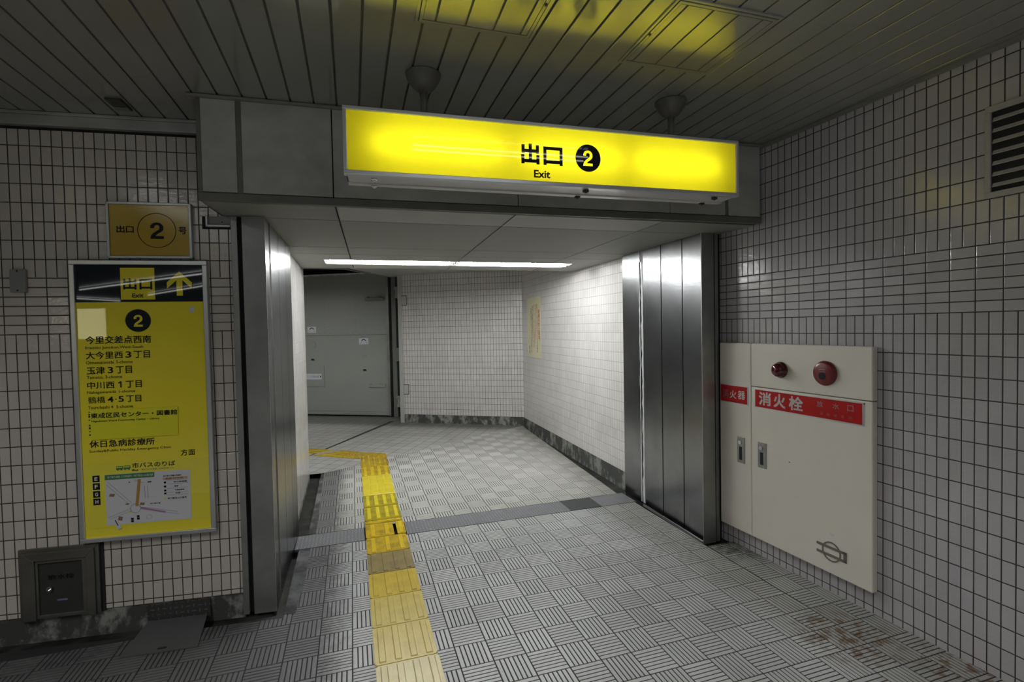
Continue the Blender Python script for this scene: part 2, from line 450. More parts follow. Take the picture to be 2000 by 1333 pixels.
# ------------------------------------------------------------------ mesh helpers
class MB:
    def __init__(s): s.v = []; s.f = []

    def add(s, vs, fs):
        k = len(s.v); s.v += [tuple(p) for p in vs]; s.f += [tuple(i + k for i in f) for f in fs]; return s

    def box(s, x0, x1, y0, y1, z0, z1):
        return s.add([(x0, y0, z0), (x1, y0, z0), (x1, y1, z0), (x0, y1, z0), (x0, y0, z1), (x1, y0, z1), (x1, y1, z1), (x0, y1, z1)],
                     [(0, 3, 2, 1), (4, 5, 6, 7), (0, 1, 5, 4), (1, 2, 6, 5), (2, 3, 7, 6), (3, 0, 4, 7)])

    def prism(s, pts, z0, z1):
        """polygon (x, y) counter-clockwise between two heights"""
        n = len(pts)
        return s.add([(x, y, z0) for x, y in pts] + [(x, y, z1) for x, y in pts],
                     [tuple(range(n - 1, -1, -1)), tuple(range(n, 2 * n))] + [(i, (i + 1) % n, n + (i + 1) % n, n + i) for i in range(n)])

    def plate(s, pts, y0, y1):
        """polygon (x, z) counter-clockwise as seen from the front (-y) between two depths, y0 the front"""
        n = len(pts)
        return s.add([(x, y0, z) for x, z in pts] + [(x, y1, z) for x, z in pts],
                     [tuple(range(n)), tuple(range(2 * n - 1, n - 1, -1))] + [((i + 1) % n, i, n + i, n + (i + 1) % n) for i in range(n)])

    def lathe(s, prof, o, axis='z', n=32):
        """profile of (radius, height) turned about an axis through o"""
        k = []
        for r, h in prof:
            for j in range(n):
                a = 2 * math.pi * j / n; c, d = r * math.cos(a), r * math.sin(a)
                p = {'z': (c, d, h), 'y': (c, h, d), 'x': (h, c, d)}[axis]
                k.append((o[0] + p[0], o[1] + p[1], o[2] + p[2]))
        f = []
        for i in range(len(prof) - 1):
            for j in range(n):
                f.append((i * n + j, i * n + (j + 1) % n, (i + 1) * n + (j + 1) % n, (i + 1) * n + j))
        f.append(tuple(range(n - 1, -1, -1))); f.append(tuple(range((len(prof) - 1) * n, len(prof) * n)))
        return s.add(k, f)

    def ring(s, cx, cz, r0, r1, y0, y1, a0=0.0, a1=2 * math.pi, n=48):
        """flat ring or arc in the x-z plane"""
        full = abs(a1 - a0 - 2 * math.pi) < 1e-6
        st = n if full else n + 1
        vs = []
        for i in range(st):
            a = a0 + (a1 - a0) * i / n; c, d = math.cos(a), math.sin(a)
            vs += [(cx + r0 * c, y0, cz + r0 * d), (cx + r1 * c, y0, cz + r1 * d), (cx + r1 * c, y1, cz + r1 * d), (cx + r0 * c, y1, cz + r0 * d)]
        fs = []
        for i in range(n):
            j = (i + 1) % st
            for q in range(4):
                fs.append((i * 4 + q, i * 4 + (q + 1) % 4, j * 4 + (q + 1) % 4, j * 4 + q))
        if not full:
            fs += [(0, 1, 2, 3), (4 * n, 4 * n + 3, 4 * n + 2, 4 * n + 1)]
        return s.add(vs, fs)

    def disc(s, cx, cz, r, y0, y1, n=40):
        return s.plate([(cx + r * math.cos(2 * math.pi * i / n), cz + r * math.sin(2 * math.pi * i / n)) for i in range(n)], y0, y1)

    def tube(s, path, r, n=12):
        pts = [Vector(p) for p in path]; vs = []
        for i, p in enumerate(pts):
            t = (pts[min(i + 1, len(pts) - 1)] - pts[max(i - 1, 0)]).normalized()
            a = t.cross(Vector((0, 0, 1)));
            if a.length < 1e-4: a = Vector((1, 0, 0))
            a.normalize(); c = t.cross(a)
            for j in range(n):
                w = 2 * math.pi * j / n; vs.append(tuple(p + a * (r * math.cos(w)) + c * (r * math.sin(w))))
        fs = [(i * n + j, i * n + (j + 1) % n, (i + 1) * n + (j + 1) % n, (i + 1) * n + j) for i in range(len(pts) - 1) for j in range(n)]
        fs += [tuple(range(n - 1, -1, -1)), tuple(range((len(pts) - 1) * n, len(pts) * n))]
        return s.add(vs, fs)

    def seg(s, a, b_, w, y0, y1):
        """flat bar from a to b in the x-z plane, w wide"""
        dx, dz = b_[0] - a[0], b_[1] - a[1]; L = math.hypot(dx, dz); nx, nz = -dz / L * w / 2, dx / L * w / 2
        return s.plate([(a[0] - nx, a[1] - nz), (b_[0] - nx, b_[1] - nz), (b_[0] + nx, b_[1] + nz), (a[0] + nx, a[1] + nz)], y0, y1)

    def build(s, name, mat, parent=None, bevel=0.0, smooth=False, loc=None, rz=0.0):
        me = bpy.data.meshes.new(name); me.from_pydata(s.v, [], s.f); me.validate()
        bm = bmesh.new(); bm.from_mesh(me); bmesh.ops.recalc_face_normals(bm, faces=bm.faces); bm.to_mesh(me); bm.free()
        me.materials.append(mat)
        o = bpy.data.objects.new(name, me); COL.objects.link(o)
        if parent: o.parent = parent
        if loc is not None: o.location = loc
        o.rotation_euler = (0, 0, rz)
        if smooth:
            for p in me.polygons: p.use_smooth = True
        if bevel:
            bv = o.modifiers.new('bevel', 'BEVEL'); bv.width = bevel; bv.segments = 2; bv.limit_method = 'ANGLE'
        return o


def sheet(name, pts, z, mat, parent=None):
    """horizontal face from an outline (may be concave)"""
    bm = bmesh.new()
    vs = [bm.verts.new((x, y, z)) for x, y in pts]
    f = bm.faces.new(vs); bmesh.ops.triangulate(bm, faces=[f])
    for f in bm.faces:
        if f.normal.z < 0: f.normal_flip()
    me = bpy.data.meshes.new(name); bm.to_mesh(me); bm.free()
    me.materials.append(mat)
    o = bpy.data.objects.new(name, me); COL.objects.link(o); o.parent = parent
    return o


def tag(o, label, cat, group=None):
    o['label'] = label; o['category'] = cat
    if group: o['group'] = group
    return o


def thing(name, label, cat, loc=(0, 0, 0), rz=0.0, group=None):
    o = bpy.data.objects.new(name, None); COL.objects.link(o)
    o.location = loc; o.rotation_euler = (0, 0, rz); o.empty_display_size = 0.1
    return tag(o, label, cat, group)


def structure(o):
    o['kind'] = 'structure'; return o


def frame_root(name, loc, rz):
    o = bpy.data.objects.new(name, None); COL.objects.link(o); o.location = loc; o.rotation_euler = (0, 0, rz)
    return structure(o)


def part_label(o, label): o['label'] = label; return o


def text(parent, body, x0, x1, z0, z1, mat, y=-0.001, name='lettering', bold=0.0, vertical=False, shear=0.0, label=None):
    """lettering on a board facing -y, its ink fitted to the box x0..x1, z0..z1"""
    cu = bpy.data.curves.new(name, 'FONT')
    cu.body = '\n'.join(body) if vertical else body
    cjk = any(ord(ch) > 255 for ch in body)
    cu.size = 1.0; cu.offset = 0.0 if cjk else bold; cu.resolution_u = 3
    if vertical: cu.space_line = 0.95; cu.align_x = 'CENTER'
    tmp = bpy.data.objects.new(name, cu); COL.objects.link(tmp)
    dg = bpy.context.evaluated_depsgraph_get()
    me = bpy.data.meshes.new_from_object(tmp.evaluated_get(dg))
    bpy.data.objects.remove(tmp); bpy.data.curves.remove(cu)
    xs = [v.co.x for v in me.vertices]; ys = [v.co.y for v in me.vertices]
    ax, bx, ay, by = min(xs), max(xs), min(ys), max(ys)
    for v in me.vertices:
        u = (v.co.x - ax) / (bx - ax); w = (v.co.y - ay) / max(1e-6, by - ay)
        v.co = (x0 + u * (x1 - x0) + shear * w, y, z0 + w * (z1 - z0))
    if cjk and bold:                               # heavier strokes: the same outline set four times, a hair apart
        d = bold * (z1 - z0) * (1.0 if not vertical else 0.1)
        vs = [v.co.copy() for v in me.vertices]; fs = [tuple(p.vertices) for p in me.polygons]; n = len(vs)
        V, Fc = [], []
        for i, (a, c) in enumerate(((-d, -d), (d, -d), (d, d), (-d, d))):
            V += [(v.x + a, v.y - 0.00004 * i, v.z + c) for v in vs]; Fc += [tuple(q + n * i for q in f) for f in fs]
        me = bpy.data.meshes.new(name); me.from_pydata(V, [], Fc)
    me.materials.clear(); me.materials.append(mat)
    o = bpy.data.objects.new(name, me); COL.objects.link(o); o.parent = parent
    if label: o['label'] = label
    return o


TWO = [(2, 0), (68, 0), (68, 17), (27, 17), (30, 23), (38, 30), (48, 37), (58, 45), (64, 53), (67, 62), (67, 72), (65, 81), (60, 89), (52, 96), (44, 99), (36, 100), (27, 99), (18, 96), (10, 89), (5, 81),
       (3, 72), (3, 65), (21, 65), (22, 72), (24, 78), (29, 83), (35, 84), (41, 83), (46, 79), (48, 74), (48, 67), (46, 60), (40, 53), (30, 45), (18, 36), (9, 26), (4, 15)]


def figure_two(parent, x0, x1, z0, z1, mat, y0, y1, name='number'):
    return MB().plate([(x0 + (a - 2) / 66 * (x1 - x0), z0 + b_ / 100 * (z1 - z0)) for a, b_ in TWO], y0, y1).build(name, mat, parent)


def cut_disc(parent, cx, cz, r, y, mat, x0, x1, z0, z1, bold):
    """printed disc with the figure two left open, so that the panel behind shows through"""
    d = MB().disc(cx, cz, r, y, y + 0.001, 56).build('number_disc', mat, None)
    c = figure_two(None, x0, x1, z0, z1, mat, y - 0.01, y + 0.01, 'cutter')
    bo = d.modifiers.new('cut', 'BOOLEAN'); bo.operation = 'DIFFERENCE'; bo.solver = 'EXACT'; bo.object = c
    dg = bpy.context.evaluated_depsgraph_get()
    me = bpy.data.meshes.new_from_object(d.evaluated_get(dg))
    d.modifiers.clear(); d.data = me
    bpy.data.objects.remove(c)
    d.parent = parent
    return d


# ------------------------------------------------------------------ frames of the walls (x to the viewer's right, y into the wall, z up)
A_L, A_F, A_R = -0.1107, -0.0495, -0.0488
RZ_L, RZ_F = math.atan(A_L), math.atan(A_F)
RZ_R = math.atan2(-1, -A_R)
LEFT_O = (0, 3.2266 + 0.8 * A_L, 0)            # left wall plane at x = 0
RIGHT_O = (2.6323 - 3 * A_R, 0, 0)             # right wall plane at y = 0
LINT_O = (0, 2.7931 - 0.5 * A_F, 0)            # lintel front at x = 0
SIGN_O = (0, 2.2707, 0)                        # face of the exit sign at x = 0
RZ_C = -0.037                                  # grid of the low ceiling
RZ_B = math.atan2(-0.522, 0.853)               # wall at the end of the passage
BACK_O = (2.635, 7.63, 0)
RZ_D = math.atan2(-0.481, 0.877)               # steel door
DOOR_O = (0, 9.735, 0)
ZC, ZL, ZH = 2.793, 2.273, 2.54                # hall ceiling, low ceiling, ceiling behind it


def wpt(o, rz, x, y=0.0, z=0.0):
    return (o[0] + x * math.cos(rz) - y * math.sin(rz), o[1] + x * math.sin(rz) + y * math.cos(rz), o[2] + z)


# ================================================================== large structure: floors
def clip(poly, half):
    """convex polygon cut by half-planes (a, b, c): a*x + b*y <= c"""
    for a, b_, c in half:
        out = []
        for i in range(len(poly)):
            p, q = poly[i], poly[(i + 1) % len(poly)]
            dp, dq = a * p[0] + b_ * p[1] - c, a * q[0] + b_ * q[1] - c
            if dp <= 0: out.append(p)
            if (dp < 0 < dq) or (dq < 0 < dp):
                t_ = dp / (dp - dq); out.append((p[0] + (q[0] - p[0]) * t_, p[1] + (q[1] - p[1]) * t_))
        poly = out
        if len(poly) < 3: return None
    ar = sum(poly[i][0] * poly[(i + 1) % len(poly)][1] - poly[(i + 1) % len(poly)][0] * poly[i][1] for i in range(len(poly))) / 2
    return poly if ar > 4e-6 else None


def halves(pts):
    """half-planes of a convex outline, counter-clockwise"""
    r = []
    for i in range(len(pts)):
        (x0, y0), (x1, y1) = pts[i], pts[(i + 1) % len(pts)]
        a, b_ = y1 - y0, x0 - x1
        r.append((a, b_, a * x0 + b_ * y0))
    return r


def ridged_floor(name, pieces, base, plain_faces, x0, y0, px, py, ridge_mat, groove_mat, far_mat, depth=0.0018):
    """tiles with seven raised ridges each, as one floor mesh: groove bed, ridges, and the part behind the viewer"""
    vs, fs, mi = [], [], []

    def face(pts, m_):
        k = len(vs); vs.extend(pts); fs.append(tuple(range(k, k + len(pts)))); mi.append(m_)
    for outline in base: face([(x, y, -depth) for x, y in outline], 1)
    for outline in plain_faces: face([(x, y, 0) for x, y in outline], 2)
    j, gv = 0.0030, 0.0029                       # half joint, half groove
    for pc in pieces:
        hs = halves(pc)
        xa, xb = min(p[0] for p in pc), max(p[0] for p in pc); ya, yb = min(p[1] for p in pc), max(p[1] for p in pc)
        for iu in range(math.floor((xa - x0) / px), math.floor((xb - x0) / px) + 1):
            for iv in range(math.floor((ya - y0) / py), math.floor((yb - y0) / py) + 1):
                tx0, tx1 = x0 + iu * px + j, x0 + (iu + 1) * px - j
                ty0, ty1 = y0 + iv * py + j, y0 + (iv + 1) * py - j
                for k in range(7):
                    if (iu + iv) % 2 == 0:
                        w = (tx1 - tx0) / 7; r = (tx0 + w * k + (gv if k else 0), tx0 + w * (k + 1) - (gv if k < 6 else 0), ty0, ty1)
                    else:
                        w = (ty1 - ty0) / 7; r = (tx0, tx1, ty0 + w * k + (gv if k else 0), ty0 + w * (k + 1) - (gv if k < 6 else 0))
                    po = clip([(r[0], r[2]), (r[1], r[2]), (r[1], r[3]), (r[0], r[3])], hs)
                    if not po: continue
                    n = len(po); q = len(vs)
                    cx, cy_ = sum(p[0] for p in po) / n, sum(p[1] for p in po) / n
                    e = 0.0007
                    vs.extend((x, y, -depth) for x, y in po)
                    vs.extend((x + (e if x < cx else -e), y + (e if y < cy_ else -e), 0.0) for x, y in po)
                    fs.append(tuple(range(q + n, q + 2 * n))); mi.append(0)
                    for i in range(n):
                        fs.append((q + i, q + (i + 1) % n, q + n + (i + 1) % n, q + n + i)); mi.append(0)
    me = bpy.data.meshes.new(name); me.from_pydata(vs, [], fs)
    for m_ in (ridge_mat, groove_mat, far_mat): me.materials.append(m_)
    me.polygons.foreach_set('material_index', mi); me.update()
    o = bpy.data.objects.new(name, me); COL.objects.link(o)
    return structure(o)


YB = 0.9                                          # the floor nearer than this lies below the picture
ridged_floor('floor',
             [[(-0.41, YB), (2.41, YB), (2.40, 3.94), (-0.41, 3.94)], [(2.41, YB), (3.3, YB), (3.3, 2.96), (2.41, 2.96)],
              [(-3.4, YB), (-0.41, YB), (-0.41, 3.062), (-0.80, 3.07), (-1.75, 3.18), (-3.4, 3.365)]],
             [[(-0.41, YB), (2.41, YB), (2.40, 3.94), (-0.41, 3.94)], [(2.41, YB), (3.3, YB), (3.3, 2.96), (2.41, 2.96)],
              [(-3.4, YB), (-0.41, YB), (-0.41, 3.062), (-0.80, 3.07), (-1.75, 3.18), (-3.4, 3.365)]],
             [[(-12, -12), (3.9, -12), (3.9, YB), (-12, YB)], [(-12, YB), (-3.4, YB), (-3.4, 3.365), (-12, 4.3)]],
             0.449, 2.615, 0.1628, 0.1654, M['floor_near'], M['groove'], M['floor_behind'])
SEAM = [(2.60, 7.64), (2.214, 7.458), (1.85, 7.277), (1.69, 7.23), (1.367, 7.01), (0.996, 6.744), (0.671, 6.542), (0.408, 6.462), (0.06, 6.21),
        (-0.178, 6.071), (-0.37, 5.99)]
SLICES = []
for i in range(len(SEAM) - 1):
    (xr, yr), (xl, yl) = SEAM[i], SEAM[i + 1]
    if xr > 2.373:
        SLICES.append([(xl, 4.20), (2.373, 4.20), (xr, yr), (xl, yl)])
    else:
        SLICES.append([(xl, 4.20), (xr, 4.20), (xr, yr), (xl, yl)])
ridged_floor('floor_passage', SLICES, SLICES, [], 0.473, 5.326, 0.1634, 0.1675, M['floor_far'], M['groove'], M['floor_behind'])
structure(sheet('floor_landing', list(reversed(SEAM)) + [(2.70, 7.70), (2.8, 8.2), (1.0, 9.4), (-2.6, 11.6), (-5, 8.5), (-0.75, 5.95), (-0.487, 5.99)],
                0, M['floor_end']))
structure(sheet('floor_gutter', [(-12, 2.5), (3.2, 2.5), (3.2, 8.6), (-1, 8.6), (-12, 5)], -0.055, M['gutter']))
# rough concrete lip along the left gutter
lip = MB().prism([(-0.412, 3.062), (-0.35, 3.05), (-0.33, 3.5), (-0.34, 3.93), (-0.412, 3.93)], -0.05, 0.0015)
lip.prism([(-0.372, 4.20), (-0.315, 4.21), (-0.33, 5.2), (-0.34, 5.98), (-0.372, 5.98)], -0.05, 0.0015)
structure(lip.build('floor_curb', M['concrete']))

# ------------------------------------------------------------------ hall ceiling: painted metal slats
sl = MB()
P = 0.1124
k0 = -13
for k in range(k0, 40):
    xa, xb = -1.618 + P * k + 0.0045, -1.618 + P * (k + 1) - 0.0045
    if xa > 2.78: break
    xm = (xa + xb) / 2
    y_end = LINT_O[1] + A_F * xm - 0.006 if xm > -0.72 else LEFT_O[1] + A_L * xm - 0.008
    sl.box(xa, xb, 0.2, y_end, ZC, ZC + 0.012)
ceil = structure(sl.build('ceiling', M['slat'], bevel=0.002))
gp = MB().box(-3.2, 3.0, 0.2, 3.7, ZC + 0.012, ZC + 0.03)
structure(gp.build('ceiling_back', M['slat_gap']))
structure(MB().prism([(-12, -12), (3.9, -12), (3.9, 0.2), (-3.1, 0.2), (-3.1, 3.8), (-12, 5.0)], ZC + 0.001, ZC + 0.05).build('ceiling_concourse', M['slat']))

# ------------------------------------------------------------------ right wall of the hall
structure(MB().box(-3.085, 8, 0, 0.15, -0.02, 2.83).build('wall_right', M['tile_right'], loc=RIGHT_O, rz=RZ_R))
structure(MB().box(-2.78, 6, -0.016, -0.001, ZC - 0.022, ZC - 0.001).build('trim_1', M['trim_paint'], loc=RIGHT_O, rz=RZ_R))

# ------------------------------------------------------------------ left wall of the hall, its curb and the metal ceiling trim
lc = math.cos(RZ_L)
structure(MB().box(-10, -0.638, 0, 0.15, 0.094, 2.705).build('wall_left', M['tile_left'], loc=LEFT_O, rz=RZ_L))
structure(MB().box(-10, -0.638, 0.006, 0.15, -0.06, 0.092).build('baseboard_left', M['curb'], loc=LEFT_O, rz=RZ_L))
structure(MB().box(-10, -0.70, 0.012, 0.15, 2.705, 2.83).build('wall_left_head', M['black_gap'], loc=LEFT_O, rz=RZ_L))
tr = MB().box(-10, -0.715, -0.03, 0.01, 2.722, 2.776).box(-10, -0.715, -0.036, 0.01, 2.776, 2.792)
structure(tr.build('trim_2', M['alu_trim'], loc=LEFT_O, rz=RZ_L, bevel=0.003))

# ------------------------------------------------------------------ lintel over the passage mouth
lint = frame_root('wall_lintel', LINT_O, RZ_F)
lf = math.cos(RZ_F)
MB().box(-0.70, 2.64, 0.012, 0.35, ZL + 0.004, ZC + 0.02).build('backing', M['black_gap'], lint)
for a, b_ in ((-0.690, -0.533), (-0.506, -0.0765), (-0.0705, 0.942), (0.947, 1.945), (1.949, 2.356), (2.382, 2.628)):
    MB().box(a / lf, b_ / lf, 0, 0.014, ZL + 0.044, ZC - 0.014).build('cement_panel', M['lintel'], lint, bevel=0.002)
MB().box(-0.533, -0.506, 0.004, 0.014, ZL + 0.04, ZC - 0.014).box(2.356, 2.382, 0.004, 0.014, ZL + 0.04, ZC - 0.014).build('joint_strip', M['lintel_trim'], lint)
MB().box(-0.712, 2.637, -0.004, 0.02, ZL - 0.002, ZL + 0.040).build('bottom_trim', M['lintel_trim'], lint, bevel=0.003)
MB().box(-0.745, 2.637, -0.022, 0.02, ZC - 0.014, ZC - 0.002).build('top_trim', M['trim_paint'], lint, bevel=0.002)
MB().box(-0.710, -0.690, -0.003, 0.36, ZL + 0.03, ZC - 0.014).build('corner_trim', M['lintel_trim'], lint, bevel=0.003)
MB().box(-0.708, -0.70, 0.0, 0.37, ZL, ZC).build('return_panel', M['lintel'], lint)

# ------------------------------------------------------------------ low ceiling of the passage: boards on a one-metre grid
low = frame_root('ceiling_low', (0, 0, 0), RZ_C)
XS = [-0.90, -0.172, 0.836, 1.832, 2.62]
YS = [2.875, 3.192, 4.212, 4.587, 5.615]
g = 0.005


def board(x0, x1, y0, y1, mat):
    MB().box(x0 + g, x1 - g, y0 + g, y1 - g, ZL, ZL + 0.012).build('ceiling_board', mat, low)


LAMP = (-0.42, 2.08, 4.955, 5.255)
for i in range(4):
    for j in range(4):
        x0, x1, y0, y1 = XS[i], XS[i + 1], YS[j], YS[j + 1]
        if i == 0 and j == 0: x0 = -0.812
        y0 += (-0.03 if j == 0 else 0)
        mat = M['ceil_pale'] if (j == 0 and i in (1, 2)) else M['ceil_grey']  # middle boards of the front row are paler than the rest
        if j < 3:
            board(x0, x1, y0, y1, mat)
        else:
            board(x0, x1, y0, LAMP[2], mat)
            board(x0, x1, LAMP[3], y1, M['ceil_pale'] if i in (1, 2) else mat)
            if i == 0: board(x0, LAMP[0], LAMP[2] - 2 * g, LAMP[3] + 2 * g, mat)
            if i == 3: board(LAMP[1], x1, LAMP[2] - 2 * g, LAMP[3] + 2 * g, mat)
bk = MB().box(-0.79, 2.75, 2.86, LAMP[2] - 0.01, ZL + 0.012, ZL + 0.03).box(-0.95, 2.75, LAMP[3] + 0.01, 5.6, ZL + 0.012, ZL + 0.03)
bk.box(-0.95, LAMP[0] - 0.01, 4.9, 5.3, ZL + 0.012, ZL + 0.03).box(LAMP[1] + 0.01, 2.75, 4.9, 5.3, ZL + 0.012, ZL + 0.03)
bk.build('board_backing', M['black_gap'], low)
MB().box(-0.95, 2.75, 5.60, 5.615, ZL, ZH + 0.1).build('ceiling_step', M['ceil_far'], low)

# higher ceiling behind, and the dark space over the steel door
structure(MB().prism([(-0.42, 5.60), (2.9, 5.46), (2.9, 7.9), (0.66, 9.05), (-0.52, 7.02), (-0.52, 5.65)], ZH, ZH + 0.03).build('ceiling_landing', M['ceil_far']))
structure(MB().prism([(-0.54, 5.6), (-0.52, 7.02), (0.66, 9.05), (1.2, 9.0), (1.2, 11.4), (-6, 11.4), (-6, 5.6)], 2.95, 2.99).build('ceiling_void', M['void']))
structure(MB().prism([(-0.52, 7.02), (0.66, 9.05), (0.64, 9.06), (-0.54, 7.03)], ZH + 0.02, 2.96).build('ceiling_drop', M['void']))

# ------------------------------------------------------------------ walls of the passage
def slanted(name, p0, p1, z0, z1, mat, th=0.12, flip=False, y_off=0.0):
    """upright wall from p0 to p1, its front on the right-hand side of the way when seen from the room"""
    dx, dy = p1[0] - p0[0], p1[1] - p0[1]; L = math.hypot(dx, dy)
    return MB().box(0, L, y_off, th, z0, z1).build(name, mat, loc=(p0[0], p0[1], 0), rz=math.atan2(dy, dx))


structure(slanted('wall_passage_right', (2.635, 7.63), (2.565, 4.22), 0.135, ZH, M['tile_tunnel_right']))
structure(slanted('baseboard_right', (2.635, 7.63), (2.565, 4.22), -0.06, 0.133, M['curb'], 0.12, y_off=0.006))
structure(slanted('wall_passage_left', (-0.487, 4.24), (-0.487, 5.88), 0.0, ZL + 0.2, M['tile_tunnel_left']))
structure(slanted('baseboard_passage_left', (-0.487, 4.24), (-0.487, 5.88), -0.06, -0.002, M['curb'], 0.12, y_off=0.003))
structure(slanted('wall_passage_turn', (-0.487, 5.88), (-3.6, 7.95), -0.02, 2.96, M['tile_tunnel_left']))
back = structure(MB().box(-2.118, 0.0, 0, 0.10, 0.143, ZH + 0.06).build('wall_back', M['tile_back'], loc=BACK_O, rz=RZ_B))
structure(MB().box(-2.118, 0.0, 0.008, 0.10, -0.06, 0.141).build('baseboard_back', M['curb'], loc=BACK_O, rz=RZ_B))
for z0, z1 in ((2.03, 2.182), (0.495, 0.654)):
    hp = MB().box(-2.116, -2.030, -0.003, 0.0, z0, z1)
    hp.build('hinge_plate', M['post_paint'], back)
    hg = MB().box(-2.118, -2.022, -0.005, 0.0, z1, z1 + 0.010).box(-2.118, -2.022, -0.005, 0.0, z0 - 0.010, z0).box(-2.030, -2.022, -0.005, 0, z0, z1)
    hg.build('hinge_gap', M['black_gap'], back)
structure(MB().box(-2.190, -2.119, -0.012, 0.12, -0.03, ZH + 0.06).build('trim_3', M['post_paint'], loc=BACK_O, rz=RZ_B, bevel=0.004))
# dark recess between the tiled leaf and the steel door, and what closes the view behind
structure(MB().box(-2.0, 0.2, 0.62, 0.70, -0.05, 2.98).build('wall_recess', M['void'], loc=BACK_O, rz=RZ_B))
structure(MB().box(-5.0, 1.9, 0.45, 0.55, -0.05, 2.98).build('wall_behind_door', M['void'], loc=DOOR_O, rz=RZ_D))
structure(MB().box(-6, -5.8, 5.5, 12, -0.05, 2.98).build('wall_light_block', M['void']))  # unseen wall added to block world light

# ================================================================== steel cladding of the passage mouth
tL = thing('steel_jamb', 'stainless steel jamb cladding left of the passage, beside the tall yellow board', 'jamb', (-0.462, 3.17, 0), 0.0)
LJ = [(0.0, 0.0), (-0.003, 0.178), (0.004, 0.509), (0.013, 0.806), (0.018, 1.085)]
for i in range(4):
    (x0, y0), (x1, y1) = LJ[i], LJ[i + 1]
    e = 0.004
    q = MB().prism([(x0, y0 + e), (x1, y1 - e), (x1 - 0.012, y1 - e), (x0 - 0.012, y0 + e)], -0.02 if i else -0.03, ZL - 0.002)
    q.build('side_panel', M['steel'], tL)
MB().prism([(-0.016, 0.005), (-0.004, 0.005), (0.005, 1.08), (-0.02, 1.08)], -0.05, ZL - 0.002).build('joint_backing', M['black_gap'], tL)
MB().prism([(-0.120, 0.013), (0.0, 0.0), (0.0, 0.008), (-0.120, 0.03)], -0.03, ZL - 0.002).build('front_panel', M['steel_dull'], tL)
MB().prism([(-0.146, 0.045), (-0.118, 0.040), (-0.118, 0.06), (-0.146, 0.06)], -0.03, ZL - 0.002).build('shadow_gap', M['black_gap'], tL)
MB().prism([(-0.178, 0.022), (-0.146, 0.019), (-0.146, 0.06), (-0.178, 0.06)], -0.03, ZL - 0.002).build('edge_strip', M['steel_dull'], tL, bevel=0.002)

tR = thing('steel_jamb', 'stainless steel jamb cladding right of the passage, with white drips at one seam', 'jamb', (2.447, 3.055, 0), 0.0)
RJ = [(0.0, 0.0), (0.008, 0.235), (0.016, 0.525), (0.028, 0.857), (0.040, 1.19)]
for i in range(4):
    (x0, y0), (x1, y1) = RJ[i], RJ[i + 1]
    e = 0.006
    q = MB().prism([(x0, y0 + e), (x0 + 0.012, y0 + e), (x1 + 0.012, y1 - e), (x1, y1 - e)], -0.012, ZL - 0.002)
    q.build('side_panel', M['steel'], tR)
MB().prism([(0.004, 0.003), (0.034, 0.003), (0.075, 1.185), (0.046, 1.185)], -0.06, ZL - 0.002).build('joint_backing', M['black_gap'], tR)
MB().prism([(0.0, 0.0), (0.105, -0.004), (0.105, 0.006), (0.0, 0.006)], -0.03, ZL - 0.002).build('front_panel', M['steel_dull'], tR)
MB().prism([(0.105, 0.015), (0.135, 0.014), (0.135, 0.06), (0.105, 0.06)], -0.06, ZL - 0.002).build('shadow_gap', M['black_gap'], tR)
MB().prism([(0.122, 0.005), (0.150, 0.003), (0.150, 0.05), (0.122, 0.05)], -0.03, ZL - 0.002).build('edge_strip', M['steel_dull'], tR, bevel=0.002)
MB().prism([(0.150, 0.02), (0.178, 0.02), (0.178, 0.07), (0.150, 0.07)], -0.06, ZL - 0.002).build('wall_gap', M['black_gap'], tR)
# two ragged runs of white sealant beside the third seam
for off, w0 in ((0.008, 0.016), (-0.042, 0.034)):
    rnd = random.Random(int(off * 1000) + 90)
    ys_ = 0.857 + off
    vs, fs = [], []
    n = 46
    for i in range(n):
        z = 0.0 + (ZL - 0.10 if off > 0 else ZL - 0.02) * i / (n - 1)
        wl = w0 * (0.55 + 0.6 * rnd.random()); sh = 0.004 * (rnd.random() - 0.5)
        for yy in (ys_ + sh, ys_ + sh + wl):
            vs.append((0.028 + (yy - 0.857) * 0.036 - 0.0018, yy, z))
    for i in range(n - 1):
        fs.append((2 * i, 2 * i + 1, 2 * i + 3, 2 * i + 2))
    o = MB().add(vs, fs).build('sealant_run', M['sealant'], tR)
    o.modifiers.new('thick', 'SOLIDIFY').thickness = 0.0015
part_label(o, 'ragged white sealant drip')
# pale foot strip of the cladding
MB().prism([(-0.006, 0.01), (0.002, 0.01), (0.034, 0.85), (0.026, 0.85)], -0.035, -0.012).build('foot_strip', M['alu'], tR)

